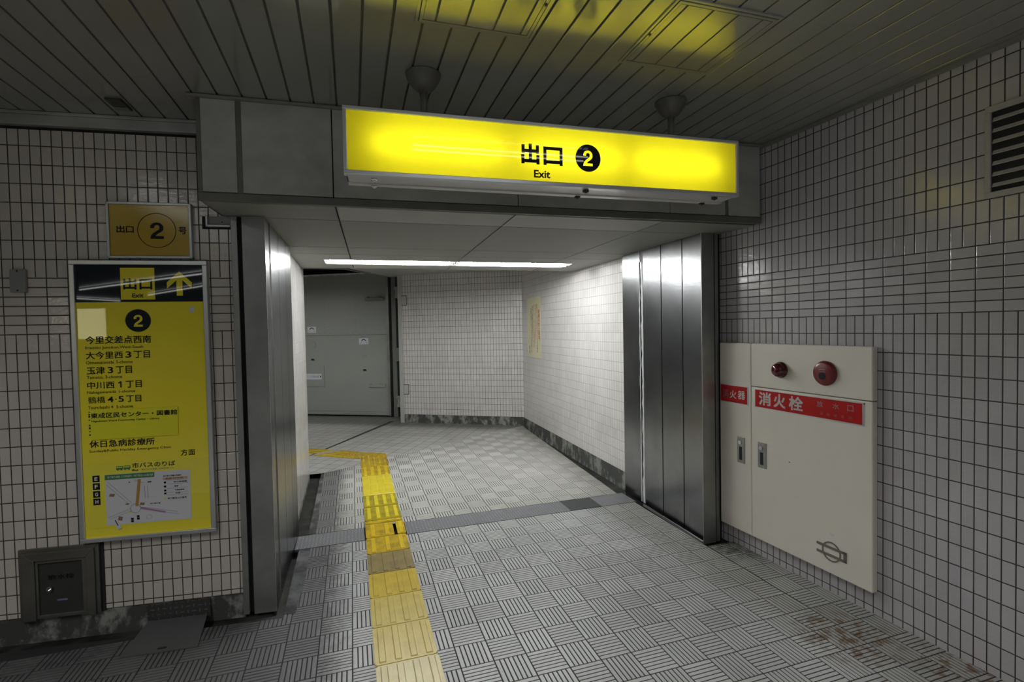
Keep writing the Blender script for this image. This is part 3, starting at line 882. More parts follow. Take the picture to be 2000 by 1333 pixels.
# ================================================================== lamps
def trough_lamp(label, x0, x1, flip):
    t = thing('fluorescent_light', label, 'ceiling light', wpt((0, 0, 0), RZ_C, (x0 + x1) / 2, (LAMP[2] + LAMP[3]) / 2, ZL), RZ_C,
              None)
    h = (x1 - x0) / 2; w = (LAMP[3] - LAMP[2]) / 2
    tr_ = MB()
    tr_.box(-h, h, -w, w, 0.085, 0.09)                                   # top of the tray
    tr_.add([(-h, -w, 0), (h, -w, 0), (h, -w * 0.7, 0.085), (-h, -w * 0.7, 0.085)], [(0, 1, 2, 3)])
    tr_.add([(-h, w, 0), (h, w, 0), (h, w * 0.7, 0.085), (-h, w * 0.7, 0.085)], [(0, 3, 2, 1)])
    tr_.box(-h, -h + 0.004, -w, w, 0.0, 0.09); tr_.box(h - 0.004, h, -w, w, 0.0, 0.09)
    tr_.build('reflector', M['white_enamel'], t)
    for yy in (-0.055, 0.055):
        MB().tube([(-h + 0.05, yy, 0.015), (h - 0.05, yy, 0.015)], 0.015, 16).build('tube', M['tube_tunnel'], t, smooth=True)
        MB().box(-h + 0.004, -h + 0.05, yy - 0.02, yy + 0.02, -0.008, 0.085).build('socket', M['white_enamel'], t)
        MB().box(h - 0.05, h - 0.004, yy - 0.02, yy + 0.02, -0.008, 0.085).build('socket', M['white_enamel'], t)
    return t


trough_lamp('lit white fluorescent light in the low passage ceiling, the half nearer the left jamb', LAMP[0], 0.828, False)
trough_lamp('lit white fluorescent light in the low passage ceiling, the half nearer the right jamb', 0.832, LAMP[1], True)


def batten(label, p0, p1, mat, n=2, gap=0.08, z=2.765, r=0.013):
    """ceiling batten with bare tubes"""
    dx, dy = p1[0] - p0[0], p1[1] - p0[1]; L = math.hypot(dx, dy)
    t = thing('batten_light', label, 'ceiling light', ((p0[0] + p1[0]) / 2, (p0[1] + p1[1]) / 2, ZC), math.atan2(dy, dx), 'battens of the concourse behind the viewer')
    MB().box(-L / 2, L / 2, -0.05, 0.05, -0.012, 0).build('batten', M['slat_gap'], t)
    for i in range(n):
        yy = (i - (n - 1) / 2) * gap
        MB().tube([(-L / 2, yy, z - ZC), (L / 2, yy, z - ZC)], r, 10).build('tube', mat, t, smooth=True)
    return t


BL = 'lit fluorescent batten on the concourse ceiling behind the viewer, out of view, kept for reflections and added fill'
batten(BL, (0.30, 1.29), (1.48, 1.24), M['tube_hall'], r=0.005)
batten(BL, (0.1, 0.35), (1.3, 0.35), M['tube_hall'])  # body added for the hall fill light
batten(BL, (-1.8, -2.6), (0.6, -2.6), M['tube_hall'])  # body added for the concourse fill light
batten(BL, (-2.0, 0.0), (-2.0, 1.8), M['tube_hall'])  # body added for the corridor fill light
for p0, p1 in (((-9.0, -7.35), (-4.2, -3.9)), ((-8.6, -9.4), (-4.6, -5.6)), ((-11.4, -10.2), (-11.0, -11.9))):
    batten(BL, p0, p1, M['tube_hall'], 1)

# ================================================================== exit sign hanging from the ceiling
SX0, SX1, SZ0, SZ1 = -0.015, 1.985, 2.281, 2.575
SD = 0.155
sg = thing('exit_sign', 'long backlit yellow exit sign hanging from the slatted ceiling', 'sign', SIGN_O, RZ_F)
fr = 0.016
fm = MB().box(SX0, SX1, -0.004, 0.03, SZ1 - fr, SZ1).box(SX0, SX1, -0.004, 0.03, SZ0, SZ0 + fr + 0.004)
fm.box(SX0, SX0 + fr, -0.004, 0.03, SZ0 + fr + 0.004, SZ1 - fr).box(SX1 - fr, SX1, -0.004, 0.03, SZ0 + fr + 0.004, SZ1 - fr)
fm.build('frame', M['sign_frame'], sg, bevel=0.003)
pz0, pz1, px0, px1 = SZ0 + fr, SZ1 - fr + 0.004, SX0 + fr - 0.004, SX1 - fr + 0.004
MB().add([(px0, 0.006, pz0), (px1, 0.006, pz0), (px1, 0.006, pz1), (px0, 0.006, pz1)], [(0, 1, 2, 3)]).build('light_panel', M['acrylic'], sg)
hs = MB()
hs.box(SX0 + 0.01, SX1 - 0.01, 0.03, SD, SZ1 - 0.008, SZ1 - 0.005)
hs.box(SX0 + 0.01, SX1 - 0.01, 0.03, SD, SZ0 + 0.002, SZ0 + 0.006)
hs.box(SX0 + 0.01, SX1 - 0.01, SD - 0.004, SD, SZ0 + 0.002, SZ1 - 0.005)
hs.box(SX0 + 0.01, SX0 + 0.014, 0.03, SD, SZ0 + 0.002, SZ1 - 0.005).box(SX1 - 0.014, SX1 - 0.01, 0.03, SD, SZ0 + 0.002, SZ1 - 0.005)
hs.build('housing', M['sign_body'], sg)
ln = MB()
ln.box(SX0 + 0.02, SX1 - 0.02, 0.10, 0.104, SZ0 + 0.012, SZ1 - 0.012)
ln.build('reflector', M['white_enamel'], sg)
for a, b_ in ((0.10, 0.70), (0.78, 1.30), (1.38, 1.88)):
    MB().tube([(a, 0.070, 2.432), (b_, 0.070, 2.432)], 0.014, 14).build('tube', M['tube_sign'], sg, smooth=True)
rim = MB().box(SX0 + 0.012, SX1 - 0.012, SD - 0.035, SD + 0.004, SZ0 - 0.004, SZ0 + 0.003)
rim.build('rear_rim', M['sign_body'], sg)
for xx in (0.11, 1.12, 1.86):
    for yy in (0.035, SD - 0.012):
        lt = MB().box(xx - 0.013, xx + 0.013, yy - 0.010, yy + 0.010, SZ0 - 0.012, SZ0 + 0.002)
        lt.box(xx - 0.006, xx + 0.006, yy - 0.005, yy + 0.005, SZ0 - 0.016, SZ0 - 0.012)
        lt.build('latch', M['chrome'] if xx < 0.5 else M['dark_iron'], sg, bevel=0.002)
ky = 0.0035


def deguchi(parent, x0, x1, x2, x3, z0, z1, mat, y, st):
    """the two characters for exit, drawn with square ends"""
    o = MB()
    w, h = x1 - x0, z1 - z0
    xm = (x0 + x1) / 2
    t = st
    o.box(xm - t / 2, xm + t / 2, y, y + 0.001, z0 + 0.14 * h, z1)                       # centre stroke
    o.box(x0 + 0.02 * w, x0 + 0.02 * w + t, y, y + 0.001, z0 + 0.52 * h, z0 + 0.95 * h)      # upper cup
    o.box(x1 - 0.02 * w - t, x1 - 0.02 * w, y, y + 0.001, z0 + 0.52 * h, z0 + 0.95 * h)
    o.box(x0 + 0.02 * w + t, x1 - 0.02 * w - t, y, y + 0.001, z0 + 0.57 * h, z0 + 0.57 * h + t)
    o.box(x0, x0 + t, y, y + 0.001, z0, z0 + 0.46 * h); o.box(x1 - t, x1, y, y + 0.001, z0, z0 + 0.46 * h)
    o.box(x0 + t, x1 - t, y, y + 0.001, z0 + 0.07 * h, z0 + 0.07 * h + t)
    h2 = h * 0.92
    o.box(x2, x2 + t, y, y + 0.001, z0, z0 + h2); o.box(x3 - t, x3, y, y + 0.001, z0, z0 + h2)
    o.box(x2 + t, x3 - t, y, y + 0.001, z0 + h2 - t, z0 + h2); o.box(x2 + t, x3 - t, y, y + 0.001, z0 + 0.08 * h, z0 + 0.08 * h + t)
    return o.build('lettering', mat, parent)


deguchi(sg, 0.782, 0.872, 0.892, 0.989, 2.380, 2.475, M['black_gloss'], ky, 0.0155)
text(sg, 'Exit', 0.843, 0.925, 2.317, 2.354, M['black_gloss'], ky, bold=0.03)
cut_disc(sg, 1.122, 2.427, 0.066, ky, M['black_gloss'], 1.096, 1.146, 2.389, 2.464, 0.045)
for xx in (0.343, 1.648):
    pm = MB().lathe([(0.017, SZ1 - 0.006), (0.017, ZC - 0.06)], (xx, 0.105, 0), 'z', 20)
    p = pm.build('hanger_pipe', M['iron_paint'], sg, smooth=True)
    pr = [(0.018, ZC - 0.084), (0.026, ZC - 0.081), (0.042, ZC - 0.070), (0.060, ZC - 0.050), (0.075, ZC - 0.025), (0.082, ZC - 0.007), (0.082, ZC - 0.0005), (0.079, ZC)]
    MB().lathe(pr, (xx, 0.105, 0), 'z', 40).build('ceiling_rose', M['iron_paint'], p, smooth=True)

# ================================================================== ceiling fittings
def hatch(label, x0, x1, y0, y1, seams):
    t = thing('ceiling_hatch', label, 'access hatch', ((x0 + x1) / 2, (y0 + y1) / 2, ZC), -0.02)
    cx, cy_ = (x0 + x1) / 2, (y0 + y1) / 2
    hx, hy = (x1 - x0) / 2, (y1 - y0) / 2
    f = MB()
    for d0, d1, z0 in ((0.0, 0.010, -0.006), (0.014, 0.026, -0.008)):
        f.box(-hx + d0, hx - d0, -hy + d0, -hy + d1, z0, -0.0005).box(-hx + d0, hx - d0, hy - d1, hy - d0, z0, -0.0005)
        f.box(-hx + d0, -hx + d1, -hy + d1, hy - d1, z0, -0.0005).box(hx - d1, hx - d0, -hy + d1, hy - d1, z0, -0.0005)
    f.build('frame', M['slat'], t)
    MB().box(-hx + 0.004, hx - 0.004, -hy + 0.004, hy - 0.004, -0.0020, -0.0005).build('joint_backing', M['slat_gap'], t)
    xs = [x0 + 0.028] + seams + [x1 - 0.028]
    for i in range(len(xs) - 1):
        a, b_ = xs[i] - cx + (0.0045 if i else 0), xs[i + 1] - cx - (0.0045 if i < len(xs) - 2 else 0)
        MB().box(a, b_, -hy + 0.030, hy - 0.030, -0.007, -0.0018).build('slat', M['slat'], t)
    MB().lathe([(0.006, -0.012), (0.006, -0.004)], (hx - 0.02 if cx < 1 else -hx + 0.02, 0.0, 0), 'z', 14).build('catch', M['dark_iron'], t)
    return t


hatch('square slatted ceiling hatch in front of the left half of the exit sign', 0.257, 0.727, 1.49, 1.955, [0.332, 0.4476, 0.559, 0.671])
hatch('square slatted ceiling hatch in front of the right half of the exit sign', 1.163, 1.632, 1.545, 2.000, [1.219, 1.333, 1.445, 1.559])
t = thing('ceiling_louvre', 'small dark louvred box let into the ceiling slats near the left wall', 'vent', (-1.104, 3.066, ZC), -0.05)
MB().box(-0.036, 0.036, -0.064, 0.064, -0.012, -0.0005).build('box', M['dark_iron'], t, bevel=0.002)
for k in range(3):
    MB().box(-0.030, 0.030, 0.022 + k * 0.012, 0.027 + k * 0.012, -0.015, -0.012).build('slat', M['grey_box'], t)

# ================================================================== things on the left wall
def on_left(name, label, cat, x, z=0.0, y=0.0, group=None):
    return thing(name, label, cat, wpt(LEFT_O, RZ_L, x, y, z), RZ_L, group)


# small ochre number sign
t = on_left('number_sign', 'small ochre sign with a circled figure two, above the tall yellow board', 'sign', -1.0465, 0)
def lx(v): return v + 1.0465
x0, x1, z0, z1 = lx(-1.255), lx(-0.838), 2.026, 2.332
fm = MB().box(x0, x1, -0.03, -0.001, z1 - 0.014, z1).box(x0, x1, -0.03, -0.001, z0, z0 + 0.014).box(x0, x0 + 0.014, -0.03, -0.001, z0, z1).box(x1 - 0.014, x1, -0.03, -0.001, z0, z1)
fm.build('frame', M['alu_pale'], t, bevel=0.002)
MB().box(x0 + 0.012, x1 - 0.012, -0.022, -0.002, z0 + 0.012, z1 - 0.012).build('panel', M['ochre'], t)
MB().ring(lx(-1.013), 2.180, 0.0925, 0.0955, -0.0235, -0.0215).build('circle', M['black'], t)
figure_two(t, lx(-1.046), lx(-0.980), 2.134, 2.224, M['black'], -0.0235, -0.0215)
deguchi(t, lx(-1.209), lx(-1.170), lx(-1.164), lx(-1.126), 2.165, 2.203, M['black'], -0.0235, 0.0055)
text(t, '号', lx(-0.904), lx(-0.866), 2.162, 2.201, M['black'], -0.0235, bold=0.02)

# tall yellow direction board
t = on_left('direction_board', 'tall yellow direction board with a black header, arrow and bus map', 'sign', -1.1055, 0)
def lx(v): return v + 1.1055
x0, x1, z0, z1 = lx(-1.437), lx(-0.767), 0.478, 2.014
w = 0.024
fm = MB().box(x0, x1, -0.036, -0.001, z1 - w, z1).box(x0, x1, -0.036, -0.001, z0, z0 + w).box(x0, x0 + w, -0.036, -0.001, z0 + w, z1 - w).box(x1 - w, x1, -0.036, -0.001, z0 + w, z1 - w)
fm.build('frame', M['alu'], t, bevel=0.003)
py = -0.026
MB().box(x0 + w - 0.004, x1 - w + 0.004, py, -0.002, z0 + w - 0.004, 1.787).build('panel', M['board_yellow'], t)
MB().box(x0 + w - 0.004, x1 - w + 0.004, py, -0.002, 1.787, z1 - w + 0.004).build('header', M['black_gloss'], t)
MB().box(lx(-1.198), lx(-1.032), py - 0.0012, py, 1.800, 1.974).build('exit_square', M['board_yellow'], t)
y1_ = py - 0.0024
deguchi(t, lx(-1.185), lx(-1.121), lx(-1.106), lx(-1.044), 1.855, 1.917, M['black_gloss'], y1_, 0.0095)
text(t, 'Exit', lx(-1.143), lx(-1.088), 1.811, 1.834, M['black_gloss'], y1_, bold=0.02)
ar = [(-0.9085, 1.955), (-0.9715, 1.894), (-0.9715, 1.860), (-0.924, 1.906), (-0.924, 1.820), (-0.894, 1.820), (-0.894, 1.906), (-0.8465, 1.860), (-0.8465, 1.894)]
MB().plate([(lx(a), b_) for a, b_ in ar], y1_, py).build('arrow', M['board_yellow'], t)
MB().disc(lx(-1.1195), 1.685, 0.0620, y1_, py).build('number_disc', M['black_gloss'], t)
figure_two(t, lx(-1.141), lx(-1.097), 1.651, 1.716, M['board_yellow'], y1_ - 0.001, y1_)
for body, a, b_, c, d, bo in (
        ('今里交差点西南', -1.375, -1.061, 1.562, 1.603, 0.016), ('Imazato Junction,West-South', -1.378, -1.099, 1.530, 1.549, 0.006),
        ('大今里西', -1.376, -1.201, 1.480, 1.519, 0.016), ('3', -1.188, -1.160, 1.482, 1.517, 0.018), ('丁目', -1.147, -1.069, 1.480, 1.519, 0.016),
        ('Oimazatonishi 3-chome', -1.378, -1.154, 1.452, 1.469, 0.006),
        ('玉津', -1.375, -1.290, 1.397, 1.437, 0.016), ('3', -1.276, -1.250, 1.400, 1.435, 0.018), ('丁目', -1.237, -1.160, 1.398, 1.437, 0.016),
        ('Tamatsu 3-chome', -1.377, -1.208, 1.372, 1.389, 0.006),
        ('中川西', -1.376, -1.247, 1.318, 1.356, 0.016), ('丁目', -1.191, -1.115, 1.318, 1.356, 0.016),
        ('Nakagawanishi 1-chome', -1.378, -1.148, 1.287, 1.306, 0.006),
        ('鶴橋', -1.375, -1.294, 1.239, 1.275, 0.004), ('4', -1.283, -1.254, 1.241, 1.273, 0.018), ('5', -1.231, -1.204, 1.241, 1.273, 0.018), ('丁目', -1.193, -1.120, 1.239, 1.275, 0.016),
        ('Tsuruhashi 4  5-chome', -1.377, -1.161, 1.207, 1.224, 0.006),
        ('休日急病診療所', -1.377, -1.062, 0.997, 1.035, 0.016), ('Sunday&Public Holiday Emergency Clinic', -1.380, -0.981, 0.967, 0.984, 0.006),
        ('方面', -0.934, -0.862, 0.924, 0.958, 0.014)):
    text(t, body, lx(a), lx(b_), c, d, M['black'], py - 0.0012, bold=bo)
MB().plate([(lx(-1.219), 1.320), (lx(-1.2125), 1.320), (lx(-1.2125), 1.354), (lx(-1.2175), 1.354), (lx(-1.228), 1.348), (lx(-1.228), 1.342), (lx(-1.219), 1.345)], py - 0.0012, py).build('lettering', M['black'], t)
MB().disc(lx(-1.2425), 1.257, 0.0035, py - 0.0012, py, 12).build('lettering', M['black'], t)
# pasted-over slip
sp_ = MB().plate([(lx(-1.366), 1.040), (lx(-0.942), 1.044), (lx(-0.939), 1.202), (lx(-1.366), 1.203)], py - 0.0055, py - 0.001).build('pasted_slip', M['slip_yellow'], t)
text(sp_, '東成区民センター・図書館', lx(-1.362), lx(-0.943), 1.158, 1.186, M['black'], py - 0.0068, bold=0.02)
text(sp_, 'Higashinari Ward Community Center・Library', lx(-1.360), lx(-1.031), 1.134, 1.147, M['black'], py - 0.0068, bold=0.01)
for k, zz in enumerate((1.190, 1.176, 1.163, 1.147, 1.116, 1.100, 1.085, 1.064)):
    MB().box(lx(-1.3765), lx(-1.368) + 0.002 * (k % 2), py - 0.0012, py, zz, zz + 0.004 + 0.003 * (k % 3)).build('lettering', M['black'], t)
MB().box(lx(-0.863), lx(-0.840), py - 0.0012, py, 1.726, 1.758).build('sticker', M['paper'], t)
# lower sheet: bus stop map
MB().box(x0 + w, x1 - w, py - 0.0012, py, 0.553, 0.909).build('lower_sheet', M['board_yellow_low'], t)
yy_ = py - 0.0024
bus = MB()
for a in (-1.255, -1.219):
    bus.plate([(lx(a), 0.868), (lx(a + 0.032), 0.868), (lx(a + 0.034), 0.880), (lx(a + 0.031), 0.888), (lx(a + 0.002), 0.888)], yy_, py)
    bus.disc(lx(a + 0.008), 0.867, 0.0035, yy_, py, 14).disc(lx(a + 0.026), 0.867, 0.0035, yy_, py, 14)
bb = bus.build('bus_symbol', M['green'], t)
for a in (-1.255, -1.219):
    for k in range(3):
        MB().box(lx(a + 0.004 + 0.009 * k), lx(a + 0.011 + 0.009 * k), yy_ - 0.0008, yy_, 0.878, 0.885).build('bus_window', M['board_yellow_low'], bb)
text(t, '市バスのりば', lx(-1.177), lx(-0.964), 0.872, 0.900, M['black'], yy_, bold=0.012)
text(t, 'Bus', lx(-1.177), lx(-1.147), 0.855, 0.866, M['black'], yy_, bold=0.02)
text(t, '市立公共施設 大阪市営バス', lx(-1.132), lx(-0.972), 0.856, 0.865, M['line_grey'], yy_)
for ch, zz in zip('EFGH', (0.808, 0.766, 0.723, 0.682)):
    bx = MB().box(lx(-1.3695), lx(-1.336), yy_, py, zz, zz + 0.036).build('letter_box', M['black'], t)
    text(bx, ch, lx(-1.360), lx(-1.345), zz + 0.008, zz + 0.028, M['white_print'], yy_ - 0.001, bold=0.03)
mp = MB().box(lx(-1.310), lx(-0.890), yy_, py, 0.565, 0.845).build('map_sheet', M['paper'], t)
my = yy_ - 0.001
def mpart(mb, name, mat): return mb.build(name, mat, mp)
mpart(MB().box(lx(-1.310), lx(-1.070), my, yy_, 0.816, 0.843), 'map_title_bar', M['green'])
text(mp, '地下鉄今里駅 バス停留所・地下鉄出入口案内図', lx(-1.298), lx(-1.076), 0.824, 0.836, M['white_print'], my - 0.001, bold=0.01)
mpart(MB().seg((lx(-1.144), 0.808), (lx(-1.161), 0.660), 0.015, my, yy_), 'map_road', M['orange'])
mpart(MB().seg((lx(-1.141), 0.647), (lx(-1.021), 0.614), 0.010, my, yy_), 'map_road', M['pink'])
rd = MB()
for a, b_ in (((-1.297, 0.804), (-1.188, 0.682)), ((-1.305, 0.790), (-1.200, 0.675)), ((-1.301, 0.609), (-1.195, 0.647)), ((-1.292, 0.598), (-1.185, 0.638)),
              ((-1.150, 0.655), (-0.960, 0.612)), ((-1.021, 0.614), (-0.954, 0.597)), ((-1.170, 0.800), (-1.148, 0.800)), ((-1.140, 0.788), (-1.122, 0.790)),
              ((-1.120, 0.770), (-1.118, 0.700)), ((-1.106, 0.770), (-1.104, 0.700))):
    rd.seg((lx(a[0]), a[1]), (lx(b_[0]), b_[1]), 0.0014, my, yy_)
rd.ring(lx(-1.168), 0.648, 0.024, 0.0262, my, yy_, n=28)
rd.ring(lx(-1.103), 0.594, 0.013, 0.0138, my, yy_, n=24)
mpart(rd, 'map_lines', M['line_grey'])
for cx, cz, w_, h_ in ((-1.279, 0.730, 0.030, 0.018), (-1.243, 0.598, 0.024, 0.026), (-1.134, 0.670, 0.026, 0.016), (-1.207, 0.675, 0.020, 0.010)):
    br = MB().plate([(lx(cx - w_ / 2), cz - h_ * 0.3), (lx(cx + w_ * 0.3), cz - h_ / 2), (lx(cx + w_ / 2), cz + h_ * 0.3), (lx(cx - w_ * 0.3), cz + h_ / 2)], my, yy_)
    mpart(br, 'map_block', M['brown'])
for a, c in ((-1.192, 0.572), (-1.192, 0.585), (-1.163, 0.584), (-1.163, 0.597)):
    mpart(MB().box(lx(a), lx(a + 0.013), my, yy_, c, c + 0.011), 'map_stop_box', M['black'])
for c in (0.775, 0.752, 0.729, 0.713):
    mpart(MB().box(lx(-1.024), lx(-1.013), my, yy_, c, c + 0.010), 'map_stop_box', M['black'])
mpart(MB().box(lx(-1.028), lx(-0.903), my, yy_, 0.794, 0.808), 'map_table_head', M['salmon'])
tb = MB()
for zz in (0.790, 0.770, 0.745, 0.722, 0.707):
    tb.box(lx(-1.008), lx(-0.903), my, yy_, zz, zz + 0.0009)
mpart(tb, 'map_table_lines', M['line_grey'])
for body, a, b_, c, d in (('地下鉄今里駅 停留所', -1.027, -0.936, 0.812, 0.820), ('系統 行き先', -1.015, -0.925, 0.797, 0.805), ('地下鉄緑橋', -0.975, -0.908, 0.776, 0.784),
                          ('鶴橋', -0.972, -0.953, 0.752, 0.760), ('今里新橋通', -0.970, -0.923, 0.730, 0.738), ('布施', -0.968, -0.944, 0.713, 0.720),
                          ('地下鉄出入口番号', -1.008, -0.912, 0.684, 0.694), ('東', -1.197, -1.190, 0.792, 0.799), ('緑橋', -1.104, -1.085, 0.786, 0.794),
                          ('地下鉄今里', -1.096, -1.045, 0.664, 0.671)):
    text(mp, body, lx(a), lx(b_), c, d, M['black'], my, bold=0.015)
mpart(MB().disc(lx(-1.021), 0.688, 0.005, my, yy_, 14).disc(lx(-1.195), 0.628, 0.005, my, yy_, 14), 'map_exit_dots', M['slip_yellow'])
tg = MB().plate([(lx(-1.256), 0.536), (lx(-1.238), 0.544), (lx(-1.263), 0.604), (lx(-1.280), 0.596)], my - 0.0015, yy_).build('pasted_tag', M['paper'], t)
MB().seg((lx(-1.268), 0.592), (lx(-1.254), 0.560), 0.004, my - 0.0025, my - 0.0015).build('lettering', M['black'], tg)

# blank plate, recess box, hose box
t = on_left('junction_box', 'small grey blank plate box screwed to the tiled left wall', 'junction box', -1.680, 0)
MB().box(-0.036, 0.036, -0.020, -0.001, 1.843, 1.965).build('cover', M['grey_box'], t, bevel=0.004)
for zz in (1.853, 1.955):
    MB().lathe([(0.004, -0.022), (0.004, -0.018)], (0, 0, zz), 'y', 12).build('screw', M['black'], t)
t = on_left('recess_box', 'small aluminium framed box in the corner under the lintel, above the left jamb', 'access box', -0.708, 0)
fm = MB().box(-0.062, -0.050, -0.022, -0.001, 2.207, 2.268).box(-0.062, 0.064, -0.022, -0.001, 2.207, 2.219)
fm.build('frame', M['alu_pale'], t, bevel=0.002)
MB().box(-0.050, 0.064, -0.008, -0.001, 2.219, 2.268).build('panel', M['grey_box'], t)
MB().box(-0.084, -0.062, -0.004, -0.001, 2.197, 2.268).box(-0.084, 0.066, -0.004, -0.001, 2.197, 2.207).build('shadow_gap', M['black_gap'], t)
MB().lathe([(0.003, -0.012), (0.003, -0.007)], (0.02, 0, 2.236), 'y', 10).build('screw', M['black'], t)

t = on_left('tap_cabinet', 'dark steel tap cabinet set low in the left wall under the yellow board', 'cabinet', -1.548, 0)
def lx(v): return v + 1.548
fx0, fx1, fz1 = lx(-1.738), lx(-1.362), 0.466
MB().box(lx(-1.362), lx(-1.343), -0.002, 0.006, 0.085, 0.470).build('side_gap', M['black_gap'], t)
fm = MB()
for d, y_ in ((0.0, -0.016), (0.018, -0.028)):
    e0, e1, e2 = fx0 + d, fx1 - d, fz1 - d
    i0, i1, i2 = lx(-1.660), lx(-1.421), 0.402
    fm.plate([(e0, 0.08), (i0, 0.08), (i0, i2), (e0, e2)], y_, -0.001)
    fm.plate([(i1, 0.08), (e1, 0.08), (e1, e2), (i1, i2)], y_, -0.001)
    fm.plate([(i0, i2), (i1, i2), (e1, e2), (e0, e2)], y_, -0.001)
fm.build('frame', M['steel_dark'], t, bevel=0.002)
inner = MB().box(lx(-1.660), lx(-1.421), -0.020, -0.001, 0.385, 0.402).box(lx(-1.443), lx(-1.421), -0.020, -0.001, 0.100, 0.385).box(lx(-1.660), lx(-1.421), -0.020, -0.001, 0.085, 0.103).box(lx(-1.660), lx(-1.648), -0.02, -0.001, 0.1, 0.385)
inner.build('inner_frame', M['steel_dark'], t, bevel=0.002)
dr = MB().box(lx(-1.648), lx(-1.443), -0.010, -0.001, 0.103, 0.385).build('door', M['dark_iron'], t)
text(dr, '散水栓', lx(-1.607), lx(-1.486), 0.290, 0.316, M['black'], -0.012, bold=0.01)
kn = MB().lathe([(0.013, -0.014), (0.013, -0.010)], (lx(-1.604), 0, 0.238), 'y', 20).ring(lx(-1.597), 0.245, 0.008, 0.0125, -0.024, -0.016, n=20)
kn.build('ring_pull', M['chrome'], dr, smooth=False)
MB().box(lx(-1.568), lx(-1.520), -0.012, -0.010, 0.171, 0.180).build('small_label', M['blue_print'], dr)

# cover plates at the foot of the left wall
t = thing('curb_cover_plate', 'grimy checker plate standing against the left wall curb', 'cover plate', wpt(LEFT_O, RZ_L, -0.978, 0, 0), RZ_L)
MB().box(-0.160, 0.160, -0.012, 0.0, -0.045, 0.088).build('plate', M['plate_dark'], t)
t = thing('gutter_cover_plate', 'dark grey plate covering the gutter at the foot of the left wall', 'cover plate', (0, 0, 0))
MB().prism([(-1.144, 2.917), (-0.795, 2.890), (-0.828, 3.205), (-1.125, 3.238)], 0.001, 0.006).build('plate', M['plate_floor'], t)
MB().prism([(-0.985, 2.925), (-0.945, 2.925), (-0.945, 2.940), (-0.985, 2.940)], 0.006, 0.0075).build('lifting_slot', M['black_gap'], t)

# ================================================================== things on the right wall (x measured as -y along the wall)
def on_right(name, label, cat, s, y=0.0, z=0.0):
    return thing(name, label, cat, wpt(RIGHT_O, RZ_R, -s, y, z), RZ_R)


D_ = -0.040                                     # face of the cabinets stands proud of the tiles


def handle(parent, s0, s1, z0, z1, X):
    h = MB().box(X(s0), X(s1), D_ - 0.004, D_, z0, z1).build('handle', M['steel_dull'], parent, bevel=0.002)
    part_label(h, 'flush steel pull handle')
    c = (X(s0) + X(s1)) / 2
    MB().lathe([(0.013, D_ - 0.010), (0.013, D_ - 0.004)], (c - 0.006, 0, z1 - 0.040), 'y', 20).build('latch_button', M['alu'], h)
    MB().box(c - 0.014, c + 0.010, D_ - 0.0052, D_ - 0.004, z0 + 0.022, z1 - 0.070).build('finger_recess', M['black_gap'], h)


# extinguisher cabinet
t = on_right('extinguisher_cabinet', 'narrow cream extinguisher cabinet on the right wall beside the steel jamb', 'cabinet', 2.90)
def X(s): return 2.90 - s
MB().box(X(3.046), X(2.759), D_, -0.001, 0.128, 1.466).build('door', M['cream'], t, bevel=0.006)
np_ = MB().box(X(3.037), X(2.782), D_ - 0.003, D_, 1.033, 1.165).build('name_plate', M['alu'], t)
rp = MB().box(X(3.031), X(2.788), D_ - 0.0042, D_ - 0.003, 1.039, 1.159).build('red_field', M['red_plate'], np_)
part_label(rp, 'red field with white lettering')
text(np_, '消', X(3.012), X(2.957), 1.066, 1.128, M['ghost_print'], D_ - 0.0052, bold=0.012)
text(np_, '火', X(2.945), X(2.884), 1.068, 1.124, M['white_print'], D_ - 0.0052, bold=0.012)
text(np_, '器', X(2.868), X(2.806), 1.070, 1.128, M['white_print'], D_ - 0.0052, bold=0.012)
handle(t, 2.881, 2.813, 0.617, 0.802, X)

# hydrant cabinet
t = on_right('hydrant_cabinet', 'wide cream fire hydrant cabinet with red alarm lamp on the right wall', 'cabinet', 2.35)
def X(s): return 2.35 - s
MB().box(X(2.756), X(1.944), D_, -0.001, 1.1735, 1.467).build('upper_panel', M['cream'], t, bevel=0.006)
MB().box(X(2.756), X(1.944), D_, -0.001, 0.128, 1.1695).build('door', M['cream'], t, bevel=0.006)
np_ = MB().box(X(2.726), X(1.991), D_ - 0.003, D_, 1.031, 1.161).build('name_plate', M['alu'], t)
rp = MB().box(X(2.719), X(1.998), D_ - 0.0042, D_ - 0.003, 1.038, 1.154).build('red_field', M['red_plate'], np_)
part_label(rp, 'red field with worn pale lettering')
for ch, a, b_ in (('消', 2.685, 2.592), ('火', 2.567, 2.483), ('栓', 2.453, 2.359)):
    text(np_, ch, X(a), X(b_), 1.057, 1.141, M['pale_print'], D_ - 0.0052, bold=0.03)
for ch, a, b_ in (('放', 2.264, 2.225), ('水', 2.166, 2.127), ('口', 2.079, 2.045)):
    text(np_, ch, X(a), X(b_), 1.102, 1.136, M['grey_print'], D_ - 0.0052, bold=0.004)
for k, ch in enumerate('消防隊専用'):
    text(np_, ch, X(2.244 - 0.043 * k), X(2.226 - 0.043 * k), 1.055, 1.073, M['ghost_print'], D_ - 0.0052)
handle(t, 2.701, 2.632, 0.627, 0.802, X)
lm = MB().lathe([(0.052, D_), (0.052, D_ - 0.008), (0.047, D_ - 0.010), (0.046, D_ - 0.028), (0.036, D_ - 0.044), (0.018, D_ - 0.051), (0.002, D_ - 0.053)], (X(2.517), 0, 1.302), 'y', 40)
part_label(lm.build('alarm_lamp', M['red_lens'], t, smooth=True), 'dark red domed alarm lamp')
cp_ = MB().lathe([(0.072, D_), (0.073, D_ - 0.006), (0.069, D_ - 0.014), (0.055, D_ - 0.018), (0.002, D_ - 0.019)], (X(2.212), 0, 1.304), 'y', 48).build('call_point', M['red_bell'], t, smooth=True)
